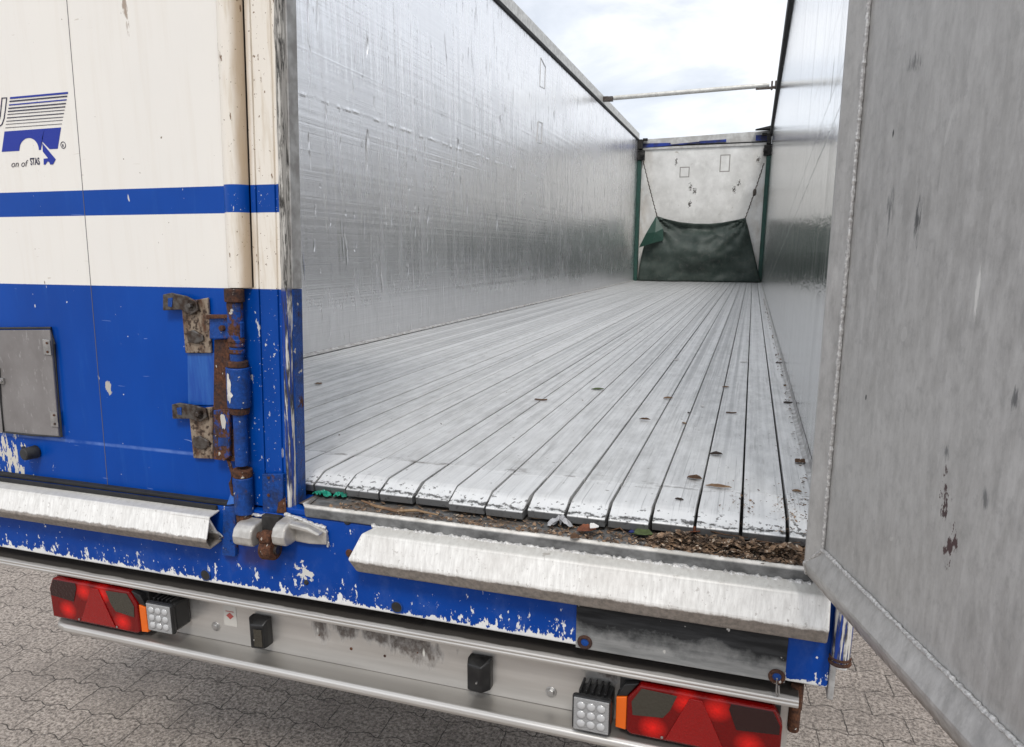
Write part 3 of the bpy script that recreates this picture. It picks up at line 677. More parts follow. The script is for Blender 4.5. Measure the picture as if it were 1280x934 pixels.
# right end: hinge tube, end trim and small marker
hz = MB().cyl((1.266, -.098, -.218), (1.266, -.098, -.03), .0175).build('door_hinge_tube', 'worn_edge', beam, smooth=True)
MB().ring((1.266, -.098, -.214), (0, 0, 1), .0175, .004).ring((1.266, -.098, -.205), (0, 0, 1), .0175, .003).build('collar', 'gear_rust', hz, smooth=True)
MB().box(1.2525, 1.264, -.083, .03, -.31, -.07).build('end_trim', 'frame_grey', beam, .003)
MB().ball((1.281, .0, -.262), .014, (.7, 1, 1.5)).build('side_marker', 'green_lens', beam, smooth=True)
MB().box(1.19, 1.215, -.03, .02, -.38, -.287).cyl((1.20, -.04, -.31), (1.20, -.04, -.42), .012).build('hanger', 'gear_rust', beam, .003)

# ------------------------------------------------------------------ left door (closed)
LD = MB().box(-1.27, -.125, -.06, -.012, -.064, 2.74).build('left_door', 'door_paint', T, .003, shear=LSH)
# vertical joint: thin dark line proud of skin
MB().box(-.5555, -.5540, -.0607, -.0598, -.06, 2.72).build('panel_joint', 'ink_grey', LD, shear=LSH)
# stile with lock-rod cover
def prof_ext(pts, z0, z1, name, mat, bev=.002, smooth=False):
    return MB().prism([(x, y, z0) for x, y in pts], (0, 0, z1-z0)).build(name, mat, LD, bev, smooth, LSH)
prof_ext([(-.1245, -.013), (-.1245, -.063), (-.048, -.063), (-.048, -.056), (-.044, -.056), (-.044, -.064), (.004, -.064), (.004, -.058), (.010, -.058), (.010, -.066), (.018, -.066), (.018, -.013)], -.062, 2.74, 'door_stile', 'stile_paint')
arc = [(-.1285+.0, -.0635)]+[(-.094+.030*math.cos(t), -.0635-.030*math.sin(t)) for t in [math.pi*(1-j/10) for j in range(11)]]+[(-.060, -.0635)]
prof_ext(arc, .478, 2.73, 'lock_rod_cover', 'stile_paint', 0, True)
# worn edge seal and inner lip
m_ = MB(); prof = [(.0185, -.069), (.024, -.073), (.030, -.070), (.033, -.064), (.033, -.050), (.0185, -.050)]
NS = 70; rows = []
for k in range(NS+1):
    z = -.060+2.79*k/NS; rows.append([m_.bm.verts.new((x+random.uniform(-.0012, .0012), y+random.uniform(-.0012, .0012), z)) for x, y in prof])
for k in range(NS):
    for i in range(len(prof)): m_.bm.faces.new((rows[k][i], rows[k][(i+1) % 6], rows[k+1][(i+1) % 6], rows[k+1][i]))
m_.bm.faces.new(rows[0]); m_.bm.faces.new(rows[-1])
m_.build('edge_seal', 'worn_edge', LD, smooth=True, shear=LSH)
MB().box(.0195, .036, -.0495, -.012, -.060, .4745).build('edge_lip', 'gear_blue', LD, .002, shear=LSH)
MB().box(.0195, .036, -.0495, -.012, .4755, 2.74).build('edge_lip', 'frame_grey', LD, .002, shear=LSH)

# --- hardware on the stile: lock rod --------------------------------------
RX, RY = -.088, -.088
def rx(z): return RX-.042*(.46-z)*.9+.004
rod = MB().cyl((rx(.475), RY, .475), (rx(.05), RY, .05), .0165).build('lock_rod', 'gear_blue', LD, smooth=True)
def seg(z1, z0, r, mat, name, r2=None): return MB().cyl((rx(z1), RY, z1), (rx(z0), RY, z0), r, r2 or r, 28).build(name, mat, rod, .0025, smooth=True)
seg(.476, .445, .0225, 'gear_rust', 'collar'); seg(.445, .34, .0185, 'gear_mixed', 'sleeve'); seg(.308, .292, .0245, 'gear_rust', 'collar')
seg(.292, .195, .0275, 'gear_blue', 'sleeve'); seg(.195, .178, .0245, 'gear_rust', 'collar', .022); seg(.040, .020, .0235, 'gear_rust', 'collar')
seg(.020, -.075, .0235, 'gear_blue', 'sleeve'); seg(-.075, -.140, .0195, 'gear_rust', 'rod_foot')
for za, zb in ((.36, .35), (.335, .325)): seg(za, zb, .0195, 'gear_mixed', 'collar')
# bare primer patch on the big sleeve
m_ = MB(); rr = .0279; zc = .245
outl = []
for j in range(26):
    t = 2*math.pi*j/26; rad = .7+.3*random.random(); z = zc+.038*math.sin(t)*rad; an = -math.pi/2-.25+.42*math.cos(t)*rad*(1.25 if z < zc-.015 else .7)
    outl.append((rx(z)+rr*math.cos(an), RY+rr*math.sin(an), z))
cc = m_.bm.verts.new((rx(zc)+rr*math.cos(-math.pi/2-.25), RY+rr*math.sin(-math.pi/2-.25), zc)); vs = [m_.bm.verts.new(o_) for o_ in outl]
for j in range(26): m_.bm.faces.new((cc, vs[j], vs[(j+1) % 26]))
m_.build('paint_patch', 'sill_alu', rod)
# bracket arm with bolt, tying the handle to the rod
c0 = aty(281, 410, -.09)
MB().prism([aty(266, 395, -.083), aty(296, 396, -.083), aty(306, 403, -.083), aty(306, 422, -.083), aty(266, 423, -.083)], (0, -.012, 0)).build('rod_bracket', 'gear_blue', rod, .002)
MB().cyl(c0+V((0, 0, 0)), c0+V((0, -.014, 0)), .0075, seg=6).build('bolt', 'gear_rust', rod, .001)
MB().prism([aty(264, 393, -.084), aty(300, 393, -.084), aty(300, 397, -.084), aty(264, 398, -.084)], (0, -.018, 0)).build('bracket_flange', 'gear_rust', rod, .001)
# handle: a flat bar down to the clip on the beam
h = MB().prism([aty(271, 424, -.075), aty(290, 424, -.075), aty(290, 505, -.075), aty(289, 512, -.075), aty(270, 512, -.075)], (0, -.010, 0)).build('door_handle', 'gear_rust', LD, .002)
MB().prism([aty(270, 512, -.078), aty(290, 510, -.078), aty(290, 570, -.078), aty(284, 575, -.078), aty(270, 573, -.078)], (0, -.010, 0)).build('grip', 'gear_mixed', h, .002)
c = aty(279, 527, -.0885); m_ = MB(); pts = []
for j in range(16):
    t = 2*math.pi*j/16; pts.append(c+V((.0085*math.cos(t)*random.uniform(.7, 1.15), 0, .021*math.sin(t)*random.uniform(.75, 1.1))))
m_.prism(pts, (0, -.0006, 0)).build('bare_patch', 'sticker', h)
m_ = MB().prism([aty(273, 547, -.088), aty(285, 547, -.088), aty(285, 557, -.088), aty(273, 558, -.088)], (0, -.001, 0)); m_.build('slot', 'gear_blue', h)
MB().tube([aty(285, 574, -.075), aty(291, 592, -.082), aty(288, 604, -.085), aty(292, 622, -.086)], .0045, 8).build('handle_tongue', 'gear_rust', h, smooth=True)
MB().prism([aty(292, 536, -.067), aty(300, 536, -.067), aty(300, 576, -.067), aty(288, 576, -.067)], (0, -.006, 0)).build('stop_plate', 'gear_mixed', h, .001)
# two latches
def latch(plate_px, lever_px, bolt_px, name='latch'):
    L0 = MB().prism([aty(*p, -.063) for p in plate_px], (0, -.007, 0)).build(name, 'latch_plate', LD, .002)
    MB().prism([aty(*p, -.074) for p in lever_px], (0, -.007, 0)).build('lever', 'dark_steel', L0, .002)
    c = aty(*bolt_px, -.078); MB().cyl(c+V((0, .006, 0)), c+V((0, -.003, 0)), .015, seg=24).build('washer', 'gear_rust', L0, .001, smooth=True)
    MB().cyl(c+V((0, -.003, 0)), c+V((0, -.012, 0)), .0075, .006, seg=6).build('bolt', 'dark_steel', L0, .001)
    a, b = lever_px[0], lever_px[-1]
    s_ = [aty(a[0]+4, a[1]+5, -.0815), aty(a[0]+10, a[1]+4, -.0815), aty(b[0]+9, b[1]-4, -.0815), aty(b[0]+4, b[1]-5, -.0815)]
    MB().prism(s_, (0, -.0006, 0)).build('slot', 'gear_blue', L0)
    d = plate_px
    cx_ = (d[0][0]+d[1][0])/2; y1 = d[2][1]
    MB().prism([aty(cx_-11, y1-26, -.0705), aty(cx_-2, y1-29, -.0705), aty(cx_+10, y1-22, -.0705), aty(cx_+11, y1-15, -.0705), aty(cx_+1, y1-11, -.0705), aty(cx_-9, y1-14, -.0705)], (0, -.006, 0)).build('catch', 'dark_steel', L0, .003)
    return L0
latch([(229, 378), (262, 372), (266, 441), (234, 441)], [(206, 368), (216, 366), (235, 370), (248, 377), (250, 388), (240, 394), (228, 387), (206, 388)], (240, 382))
latch([(238, 512), (268, 508), (268, 573), (244, 572)], [(217, 505), (226, 503), (245, 506), (259, 510), (261, 521), (252, 527), (238, 523), (218, 523)], (250, 517))
MB().prism([aty(235, 442, -.0612), aty(270, 441, -.0612), aty(269, 506, -.0612), aty(236, 506, -.0612)], (0, -.002, 0)).build('latch_pad', 'pad_paint', LD)
# clip on the beam that holds the handle
c1 = MB().prism([aty(283, 632, -.082), aty(299, 630, -.082), aty(298, 694, -.082), aty(282, 692, -.082)], (0, -.014, 0)).build('handle_clip', 'gear_blue', T, .003)
MB().prism([aty(284, 631, -.096), aty(299, 629, -.096), aty(302, 616, -.086), aty(296, 622, -.086), aty(289, 617, -.086)], (0, -.003, 0)).build('clip_tip', 'pad_paint', c1, .001)
MB().ring(aty(290, 677, -.097), (0, 1, 0), .006, .0015).build('clip_ring', 'gear_blue', c1, smooth=True)
# bracket right of the rod
m_ = MB().prism([aty(331, 591, -.067), aty(357, 591, -.067), aty(357, 640, -.067), aty(332, 638, -.067)], (0, -.012, 0)).build('rod_guide', 'gear_blue', LD, .002)
for px, py in ((336, 597), (336, 619)):
    c = aty(px, py, -.080); MB().cyl(c, c+V((0, -.002, 0)), .0042, seg=14).build('bolt', 'gear_mixed', m_, .0005)
MB().prism([aty(348, 628, -.0795), aty(357, 622, -.0795), aty(358, 641, -.0795), aty(346, 641, -.0795)], (0, -.001, 0)).build('rust_patch', 'gear_rust', m_)
# cast aluminium keeper lugs on the beam, rusty cam between
def lug(x0, x1, zc, name, tail=0):
    m_ = MB(); pr = [(-.082, zc+.038), (-.118, zc+.034), (-.134, zc+.024), (-.141, zc+.006), (-.140, zc-.012), (-.130, zc-.020), (-.112, zc-.022), (-.082, zc-.020)]
    m_.prism([(x0, y, z) for y, z in pr], (x1-x0, 0, 0))
    return m_.build(name, 'cast_alu', T, .006, smooth=False, seg=3)
l1 = lug(-.105, -.050, -.122, 'keeper_lug'); l2 = lug(.008, .045, -.108, 'keeper_lug')
m_ = MB().prism([(.045, -.080, -.072), (.045, -.118, -.076), (.045, -.128, -.085), (.045, -.082, -.140)], (.004, 0, 0))
MB().prism([(.040, -.082, -.076), (.085, -.082, -.078), (.130, -.082, -.094), (.128, -.082, -.128), (.080, -.082, -.132), (.040, -.082, -.130)], (0, -.010, 0)).build('lug_wing', 'cast_alu', l2, .004)
MB().prism([(.040, -.092, -.074), (.090, -.092, -.080), (.125, -.092, -.094), (.120, -.092, -.100), (.085, -.092, -.092), (.040, -.092, -.088)], (0, -.022, 0)).build('lug_rib', 'cast_alu', l2, .004)
bead((.010, -.084, -.066), (.125, -.084, -.086), 18, .0042, 'weld_bead', l2, .4, .002); bead((.125, -.083, -.092), (.128, -.083, -.135), 8, .003, 'weld_bead', l2, .4, .002)
bead((-.100, -.084, -.078), (-.05, -.084, -.076), 9, .004, 'weld_bead', l1); bead((-.10, -.084, -.150), (-.05, -.084, -.150), 9, .004, 'weld_bead', l1)
cmo = MB().cyl((-.048, -.112, -.118), (.008, -.112, -.112), .009).build('cam_pin', 'gear_rust', T, smooth=True)
MB().cyl((-.038, -.108, -.152), (-.004, -.108, -.150), .0265, seg=26).cyl((-.036, -.112, -.12), (-.006, -.112, -.12), .018).build('cam_roller', 'gear_rust', cmo, .003, smooth=True)
MB().cyl((-.004, -.108, -.150), (.003, -.108, -.150), .012).build('roller_boss', 'dark_steel', cmo, .001, smooth=True)
MB().box(-.046, .004, -.10, -.081, -.12, -.07).build('cam_housing', 'dark_void', cmo, .002)

# --- hatch, rubber plug ---------------------------------------------------
yh = -.062
ht = MB().prism([aty(-60, 413, yh), aty(65, 412, yh), aty(76, 546, yh), aty(2, 539, yh), aty(-60, 530, yh)], (0, -.007, 0)).build('document_box_lid', 'hatch_alu', LD, .002)
MB().tube([aty(-60, 411, -.068), aty(64, 410, -.068), aty(68, 430, -.067), aty(77, 546, -.069), aty(40, 544, -.070), aty(5, 540, -.070), aty(1, 500, -.070), aty(-1, 460, -.07)], .0032, 8).build('lid_edging', 'black_rubber', ht, smooth=True)
for cx_, cy_ in ((60, 434), (69, 524)):
    MB().prism([aty(cx_-6, cy_-10, -.0695), aty(cx_+3, cy_-9, -.0695), aty(cx_+5, cy_+10, -.0695), aty(cx_-4, cy_+9, -.0695)], (0, -.003, 0)).build('hinge_plate', 'zinc', ht, .0008)
    for dy in (-5, 6):
        c = aty(cx_-1+dy*.08, cy_+dy, -.0728); MB().cyl(c, c+V((0, -.0015, 0)), .0032, seg=10).build('rivet', 'gear_rust', ht)
c = aty(4, 476, -.070); MB().box(c.x-.008, c.x+.006, -.075, -.0695, c.z-.008, c.z+.008).cyl(c, c+V((0, -.010, 0)), .005, seg=8).build('lid_catch', 'zinc', ht, .001)
c = aty(38, 565, -.07)
m_ = MB().cyl((c.x+.012, -.060, c.z), (c.x+.008, -.098, c.z), .019, .017, 12).build('rubber_buffer', 'black_rubber', LD, .003, smooth=True)
MB().prism([(c.x-.028, -.075, c.z+.014), (c.x+.002, -.098, c.z+.016), (c.x+.004, -.098, c.z-.018), (c.x-.018, -.08, c.z-.016), (c.x-.012, -.085, c.z+.001)], (0, .014, 0)).build('buffer_flap', 'black_rubber', m_, .003)
MB().prism([aty(-40, 505, -.0615), aty(2, 508, -.0615), aty(3, 541, -.0615), aty(-40, 536, -.0615)], (0, -.0006, 0)).build('paint_patch', 'logo_ground', LD)

# --- logo printed on the door --------------------------------------------
YL = -.0606
lx = lambda x, y: aty(x/7.182, 90+y/7.185, YL)
def ink(polys, name, mat, par=LD, y=None):
    m_ = MB()
    for p in polys: m_.prism(p, (0, -.0004, 0))
    return m_.build(name, mat, par)
ys_l = [235, 265, 297, 327, 355, 382, 413, 443, 471, 502]; ys_r = [188, 218, 250, 283, 313, 342, 373, 405, 433, 466]; th = [17, 12, 11, 11, 10, 6, 8, 6, 4, 4]
blu, drk = [], []
for j in range(10):
    xl = 91-4.7*j; xr = 610-6*j; t = th[j]/2
    (blu if j in (0, 2) else drk).append([lx(xl, ys_l[j]-t), lx(xr, ys_r[j]-t), lx(xr-2, ys_r[j]+t), lx(xl-2, ys_l[j]+t)])
logo = ink([blu[0]]+[blu[1]], 'logo', 'ink_blue'); ink(drk, 'logo_bars', 'ink_dark')
# block with the arch cut out, as left, right and crown pieces
m_ = MB(); bot = [(15, 718), (172, 709)]+[(260-88*math.cos(t), 705-112*math.sin(t)) for t in [math.pi*k_/16 for k_ in range(17)]]+[(349, 701), (367, 700), (371, 618), (445, 694), (518, 690)]
bot[2] = (172.5, 708); prev = None
for x, y in bot:
    u_ = (x-15)/503; tx, ty = 40+508*u_, 535-37*u_
    a = m_.bm.verts.new(lx(tx, ty)); b = m_.bm.verts.new(lx(x, y))
    if prev: m_.bm.faces.new((prev[0], a, b, prev[1]))
    prev = (a, b)
m_.build('logo_block', 'ink_blue', LD)
ink([[lx(380, 640), lx(500, 785), lx(477, 830), lx(452, 832), lx(440, 806), lx(425, 806), lx(408, 833), lx(393, 833), lx(392, 780), lx(432, 775), lx(385, 715)]], 'logo_arrow', 'ink_blue')
# outlined letter at the frame's edge
def ribbon(pts, w):
    out = []
    for a, b in zip(pts[:-1], pts[1:]):
        a = V(a); b = V(b); d = (b-a).normalized(); n = V((-d.y, d.x))*w/2
        out.append([lx(*(a+n-d*w*.3)), lx(*(b+n+d*w*.3)), lx(*(b-n+d*w*.3)), lx(*(a-n-d*w*.3))])
    return out
ink(ribbon([(60, 232), (18, 235), (2, 395), (-8, 430), (-18, 395), (-30, 240), (-75, 243), (-55, 400), (-40, 470), (-8, 492), (18, 470), (36, 420), (48, 340), (60, 232)], 8), 'logo_letter', 'ink_dark')
c = lx(567, 657); MB().ring(c, (0, 1, 0), .0076, .0008, 32, 5).build('registered_ring', 'ink_dark', LD)
def text(body, px, py, size, mat, sx=1., shear=0., align='LEFT', y=YL, name='lettering', par=LD, rot=0, bold=0., ext=.0003):
    cu = bpy.data.curves.new('t', 'FONT'); cu.body = body; cu.size = 1; cu.shear = shear; cu.align_x = align; cu.extrude = ext/size; cu.offset = bold
    o = bpy.data.objects.new('t', cu); COL.objects.link(o); bpy.context.view_layer.update()
    me = bpy.data.meshes.new_from_object(o.evaluated_get(bpy.context.evaluated_depsgraph_get())); bpy.data.objects.remove(o)
    c = aty(px, py, y)
    me.transform(Matrix.Translation(c) @ Matrix.Rotation(rot, 4, 'Y') @ Matrix.Rotation(R(90), 4, 'X') @ Matrix.Diagonal((size*sx, size, size, 1)))
    me.materials.clear(); me.materials.append(M[mat])
    n = bpy.data.objects.new(name, me); COL.objects.link(n); n.parent = par
    if par.type == 'EMPTY': n.location = -par.location
    return n
text('R', 78.9, 184.0, .0100, 'ink_dark', align='CENTER')
text('on of', 33.4, 208.2, .022, 'ink_grey', 1.15, .35, 'RIGHT')
text('STAS', 38.2, 206.2, .0235, 'ink_dark', .62, 0, bold=.018)

# ------------------------------------------------------------------ right door (open)
def dpt(u, w, z): return DE+DU*u+DN*w+V((-.012*z, 0, z))
RD = MB(); ZB, ZT, DW = -.044, 2.74, 1.22
def dbox(m_, u0, u1, w0, w1, z0, z1):
    v = [m_.bm.verts.new(dpt(u, w, z)) for u in (u0, u1) for w in (w0, w1) for z in (z0, z1)]
    for f in ((0, 1, 3, 2), (4, 6, 7, 5), (0, 4, 5, 1), (2, 3, 7, 6), (0, 2, 6, 4), (1, 5, 7, 3)): m_.bm.faces.new([v[i] for i in f])
dbox(RD, .07, DW-.07, -.040, -.002, ZB+.07, ZT-.07)
RD = RD.build('right_door', 'door_alu', T, .002)
# frame profile with bevelled rim, mitred corners
F = .088; BV = .035
prof = [(0, -.045), (0, -.010), (.040, .0125), (.046, .0130), (F, -.0005), (F, -.045)]     # (inset, height)
m_ = MB(); corners = [(0, ZB, 1, 1), (DW, ZB, -1, 1), (DW, ZT, -1, -1), (0, ZT, 1, -1)]; rows = []
for (u, z, su, sz) in corners: rows.append([m_.bm.verts.new(dpt(u+su*i, w, z+sz*i)) for i, w in prof])
for k in range(4):
    a, b = rows[k], rows[(k+1) % 4]
    for i in range(6): m_.bm.faces.new((a[i], a[(i+1) % 6], b[(i+1) % 6], b[i]))
m_.build('door_frame', 'door_alu', RD, .003)
def dbead(a, b, n, r, w0=.0015, w1=.0015):
    pts = [dpt(a[0]+(b[0]-a[0])*i/n+random.uniform(-.001, .001), w0+(w1-w0)*i/n, a[1]+(b[1]-a[1])*i/n+random.uniform(-.001, .001)) for i in range(n+1)]
    MB().tube(pts, r, 8, .3).build('weld_bead', 'weld', RD, smooth=True)
dbead((F, ZB+F), (F, ZT-F), 520, .0032); dbead((F, ZB+F), (DW-F, ZB+F), 260, .0032); dbead((.043, ZB+.043), (F, ZB+F), 10, .003, .0125, .001); dbead((.004, ZB+.004), (.043, ZB+.043), 10, .003, -.008, .0125)
m_ = MB()
for z in (.1, .9, 1.7, 2.5): m_.cyl((1.266, -.098, z), (1.266, -.098, z+.12), .0175)
m_.build('hinge', 'gear_blue', RD, smooth=True)

# ------------------------------------------------------------------ rear bumper with its lamps
bp_prof = [(.06, -.318), (-.078, -.318), (-.086, -.322), (-.087, -.326), (-.084, -.329), (-.086, -.333), (-.085, -.339), (-.080, -.341), (-.040, -.341), (-.0385, -.345), (-.0385, -.476), (-.042, -.480), (-.098, -.482), (-.106, -.486), (-.108, -.496), (-.103, -.505), (-.094, -.508), (-.03, -.508), (.06, -.508), (.06, -.318)]
up_ = [(y, z) for y, z in bp_prof if z > -.342]
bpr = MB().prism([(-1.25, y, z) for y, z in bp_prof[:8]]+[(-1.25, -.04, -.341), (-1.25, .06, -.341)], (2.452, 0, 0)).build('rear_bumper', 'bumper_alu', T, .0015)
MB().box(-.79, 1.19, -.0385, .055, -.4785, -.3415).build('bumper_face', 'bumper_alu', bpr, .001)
m_ = MB(); lo = [(.055, -.479), (-.040, -.479), (-.098, -.481), (-.106, -.486), (-.108, -.496), (-.103, -.505), (-.094, -.508), (.055, -.508)]
ends = [(-.79, 0), (-.785, .012), (-.75, .03), (1.15, .03), (1.19, 0)]
rows = []
for x_, k_ in ((-.800, .55), (-.795, .80), (-.775, .94), (-.74, 1), (-.3, 1), (.3, 1), (.8, 1), (1.14, 1), (1.19, .8)):
    rows.append([m_.bm.verts.new((x_, .055+(y-.055)*k_, z)) for y, z in lo])
for a, b in zip(rows[:-1], rows[1:]):
    for i in range(8): m_.bm.faces.new((a[i], a[(i+1) % 8], b[(i+1) % 8], b[i]))
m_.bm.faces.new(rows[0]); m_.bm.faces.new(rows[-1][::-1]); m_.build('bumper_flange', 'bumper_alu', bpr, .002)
for px, py in ((270, 783), (689, 865)):
    c = aty(px, py, -.0388); MB().cyl(c, c+V((0, -.002, 0)), .0135, seg=26).cyl(c, c+V((0, -.007, 0)), .0085, seg=6).build('bumper_bolt', 'zinc', bpr, .001, smooth=True)
for px, py, r in ((439, 811, .004), (481, 820, .0035), (399, 794, .002), (522, 816, .002)):
    c = aty(px, py, -.0388); MB().cyl(c, c+V((0, -.0008, 0)), r, seg=14).build('screw_hole', 'gear_rust', bpr)
# tail lamps
def tail(x0, x1, flip=False):
    z0, z1 = -.468, -.346; w = x1-x0; y0, y1 = -.040, -.098
    X = (lambda t: x0+w*t) if not flip else (lambda t: x1-w*t)
    t_ = MB().box(x0+.004, x1-.004, y0-.03, y0, z0+.004, z1-.002).build('tail_lamp', 'black_plastic', bpr, .003)
    zz = lambda s: z0+(z1-z0)*s
    body = [(0, .0), (.90, 0), (.93, .06), (.93, .70), (.85, 1), (.05, 1), (0, .72)]
    MB().prism([(X(a), y0-.028, zz(b)) for a, b in body], (0, -.026, 0)).build('lamp_lens', 'red_lens', t_, .004)
    yy = y0-.0545
    MB().prism([(X(a), yy, zz(b)) for a, b in ((.015, .56), (.26, .50), (.31, .86), (.30, .97), (.06, .97), (.015, .72))], (0, -.0012, 0)).build('smoked_panel', 'dark_lens', t_, .001)
    MB().prism([(X(a), yy, zz(b)) for a, b in ((.62, .93), (.84, .95), (.90, .66), (.89, .40), (.70, .46), (.66, .62))], (0, -.0012, 0)).build('smoked_panel', 'smoke_lens', t_, .001)
    MB().prism([(X(a), yy, zz(b)) for a, b in ((.32, .05), (.68, .05), (.545, .93), (.47, .93))], (0, -.0022, 0)).build('reflector', 'red_reflector', t_, .001)
    MB().prism([(X(a), y0-.026, zz(b)) for a, b in ((.932, .04), (1, .06), (1, .66), (.932, .70))], (0, -.024, 0)).build('amber_side', 'amber_lens', t_, .002)
    MB().prism([(X(a), y0-.026, zz(b)) for a, b in ((.932, .71), (1, .67), (.95, .93), (.86, 1))], (0, -.022, 0)).build('dark_corner', 'black_plastic', t_, .002)
    for a, b in ((.30, .03), (.70, .03)):
        MB().cyl((X(a), yy-.001, zz(b)+.006), (X(a), yy-.003, zz(b)+.006), .003, seg=8).build('screw', 'zinc', t_)
    return t_
tail(-.792, -.452); tail(.835, 1.175, True)
# reversing work lamps
def work(xc, zt):
    w, h_ = .088, .088; yf = -.125
    o = MB().prism([(xc-w/2+.008, -.042, zt-h_*.9), (xc+w/2-.004, -.042, zt-h_*.95), (xc+w/2-.004, -.042, zt-.004), (xc-w/2+.008, -.042, zt-.01)], (0, -.055, 0)).build('work_lamp', 'black_plastic', bpr, .006)
    for j in range(5): MB().box(xc-w/2+.012+j*.014, xc-w/2+.017+j*.014, -.095, -.045, zt-.006, zt+.003).build('cooling_fin', 'black_plastic', o, .001)
    MB().box(xc-w/2, xc+w/2, -.112, -.097, zt-h_, zt).build('lamp_bezel', 'black_plastic', o, .008)
    MB().box(xc-w/2+.005, xc+w/2-.005, -.1145, -.111, zt-h_+.005, zt-.005).build('lamp_glass', 'clear_lens', o, .003)
    for i in range(3):
        for j in range(3):
            MB().ball((xc+(i-1)*.022, -.1150, zt-h_/2+(j-1)*.022), .0098, (1, .4, 1)).build('led', 'led', o, smooth=True)
    MB().cyl((xc+.01, -.07, zt-h_-.006), (xc+.03, -.07, zt-h_+.006), .006).box(xc-.012, xc+.022, -.08, -.06, zt-h_-.004, zt-h_+.004).build('lamp_foot', 'zinc', o, .001)
work(-.385, -.352); work(.785, -.385)
# number-plate lamps
def plate_lamp(xc, flip):
    s = -1 if flip else 1; z0, z1 = -.457, -.375; w = .028
    pr = [(xc-w, -.040), (xc-w, -.060), (xc-w*.4*1, -.080), (xc+w*.9, -.074), (xc+w, -.060), (xc+w, -.040)]
    pr = [(xc+(x-xc)*s, y) for x, y in pr]
    m_ = MB(); a = [m_.bm.verts.new((x, y, z0+.004)) for x, y in pr]; b = [m_.bm.verts.new((x, y, z1-(0 if y > -.065 else .012))) for x, y in pr]; n = len(pr)
    m_.bm.faces.new(a); m_.bm.faces.new(b[::-1])
    for i in range(n): m_.bm.faces.new((a[i], a[(i+1) % n], b[(i+1) % n], b[i]))
    o = m_.build('plate_lamp', 'black_plastic', bpr, .003)
    if not flip:
        MB().prism([(xc+.000, -.0795, z0+.012), (xc+.022, -.0765, z0+.012), (xc+.022, -.0765, z1-.022), (xc+.000, -.0795, z1-.022)], (0, -.0015, 0)).build('lamp_window', 'smoke_lens', o)
    MB().cyl((xc, -.0785, z0+.03), (xc, -.0815, z0+.03), .0022, seg=8).build('screw', 'zinc', o)
plate_lamp(-.112, False); plate_lamp(.505, True)
# small test label
c = aty(288, 770, -.0390)
stk = MB().prism([c+V((-.022, 0, -.030)), c+V((.020, 0, -.030)), c+V((.020, 0, .030)), c+V((-.022, 0, .030))], (0, -.0004, 0)).build('test_label', 'sticker', bpr)
MB().prism([c+V((-.001, -.0006, -.010)), c+V((.011, -.0006, 0)), c+V((-.001, -.0006, .010)), c+V((-.013, -.0006, 0))], (0, -.0003, 0)).prism([c+V((-.014, -.0006, .012)), c+V((.012, -.0006, .012)), c+V((.012, -.0006, .014)), c+V((-.014, -.0006, .014))], (0, -.0003, 0)).build('label_print', 'sticker_red', stk)
# chassis behind
for x_ in (-.62, .50): MB().box(x_, x_+.12, .4, 12.5, -.62, -.30).build('chassis_rail', 'dark_void', T, .01)
for y_ in (.7, 2.2, 4, 6): MB().box(-1.1, 1.1, y_, y_+.1, -.30, -.20).build('cross_member', 'dark_void', T, .01)
MB().box(-1.24, 1.24, .06, LEN, -.2, -.19).build('underside', 'dark_void', T)

# ------------------------------------------------------------------ tarp hanging on the bulkhead
TT = LEN-.14
top = [(-.80, 1.265), (-.62, 1.21), (-.35, 1.145), (-.05, 1.115), (.2, 1.11), (.45, 1.13), (.68, 1.17), (.866, 1.215)]
def lerp_t(t):
    s = t*(len(top)-1); i = min(int(s), len(top)-2); f = s-i; return top[i][0]*(1-f)+top[i+1][0]*f, top[i][1]*(1-f)+top[i+1][1]*f
NU, NV_ = 56, 34
m_ = MB(); rows = []
for j in range(NV_+1):
    v = j/NV_; row = []
    for i in range(NU+1):
        u = i/NU; tx, tz = lerp_t(u); bx = -1.15+2.37*u
        x = tx*(1-v)+bx*v; z = tz*(1-v)+.01*v
        if u < .12: x -= .10*math.sin(math.pi*min(1, v*1.05))*(1-u/.12)*.8
        pouch = math.sin(math.pi*u)**.7
        y = TT-.03-.18*pouch*math.sin(math.pi*min(1, .15+v*.85))**.8-.10*v*pouch
        fold = .03*math.sin(9*u+6*v)+.03*math.sin(17*u-3*v)*v+.09*mnoise.noise(V((u*4, v*3, 1)))+.035*mnoise.noise(V((u*11, v*8, 3)))
        # drape creases running down from the two tied corners
        for cu in (0, 1):
            d = math.hypot((u-cu)*1.6, v*.9); an = math.atan2(v+.02, abs(u-cu)+.02); fold += .035*math.sin(an*16)*math.exp(-d*2.2)
        if v < .2: fold -= .09*math.sin(math.pi*v/.2)*pouch
        row.append(m_.bm.verts.new((x, y-fold, z)))
    rows.append(row)
for j in range(NV_):
    for i in range(NU): m_.bm.faces.new((rows[j][i], rows[j][i+1], rows[j+1][i+1], rows[j+1][i]))
TP = m_.build('tarpaulin', 'tarp_cloth', smooth=True, solid=.008)
tag(TP, 'dark green sagging tarpaulin sheet hung by two ropes against the far end wall', 'tarpaulin')
m_ = MB(); a = V((-.81, TT-.10, 1.262)); b = V((-1.12, TT-.14, .66)); c = V((-.64, TT-.20, .80)); mid = V((-.80, TT-.24, .95))
g_ = [a, V((-.66, TT-.19, 1.02)), c, V((-.86, TT-.23, .74)), b, V((-.98, TT-.18, .94))]
cc = m_.bm.verts.new(mid); vs = [m_.bm.verts.new(q) for q in g_]
for i in range(6): m_.bm.faces.new((cc, vs[i], vs[(i+1) % 6]))
m_.build('folded_corner', 'tarp_bright', TP, solid=.008)
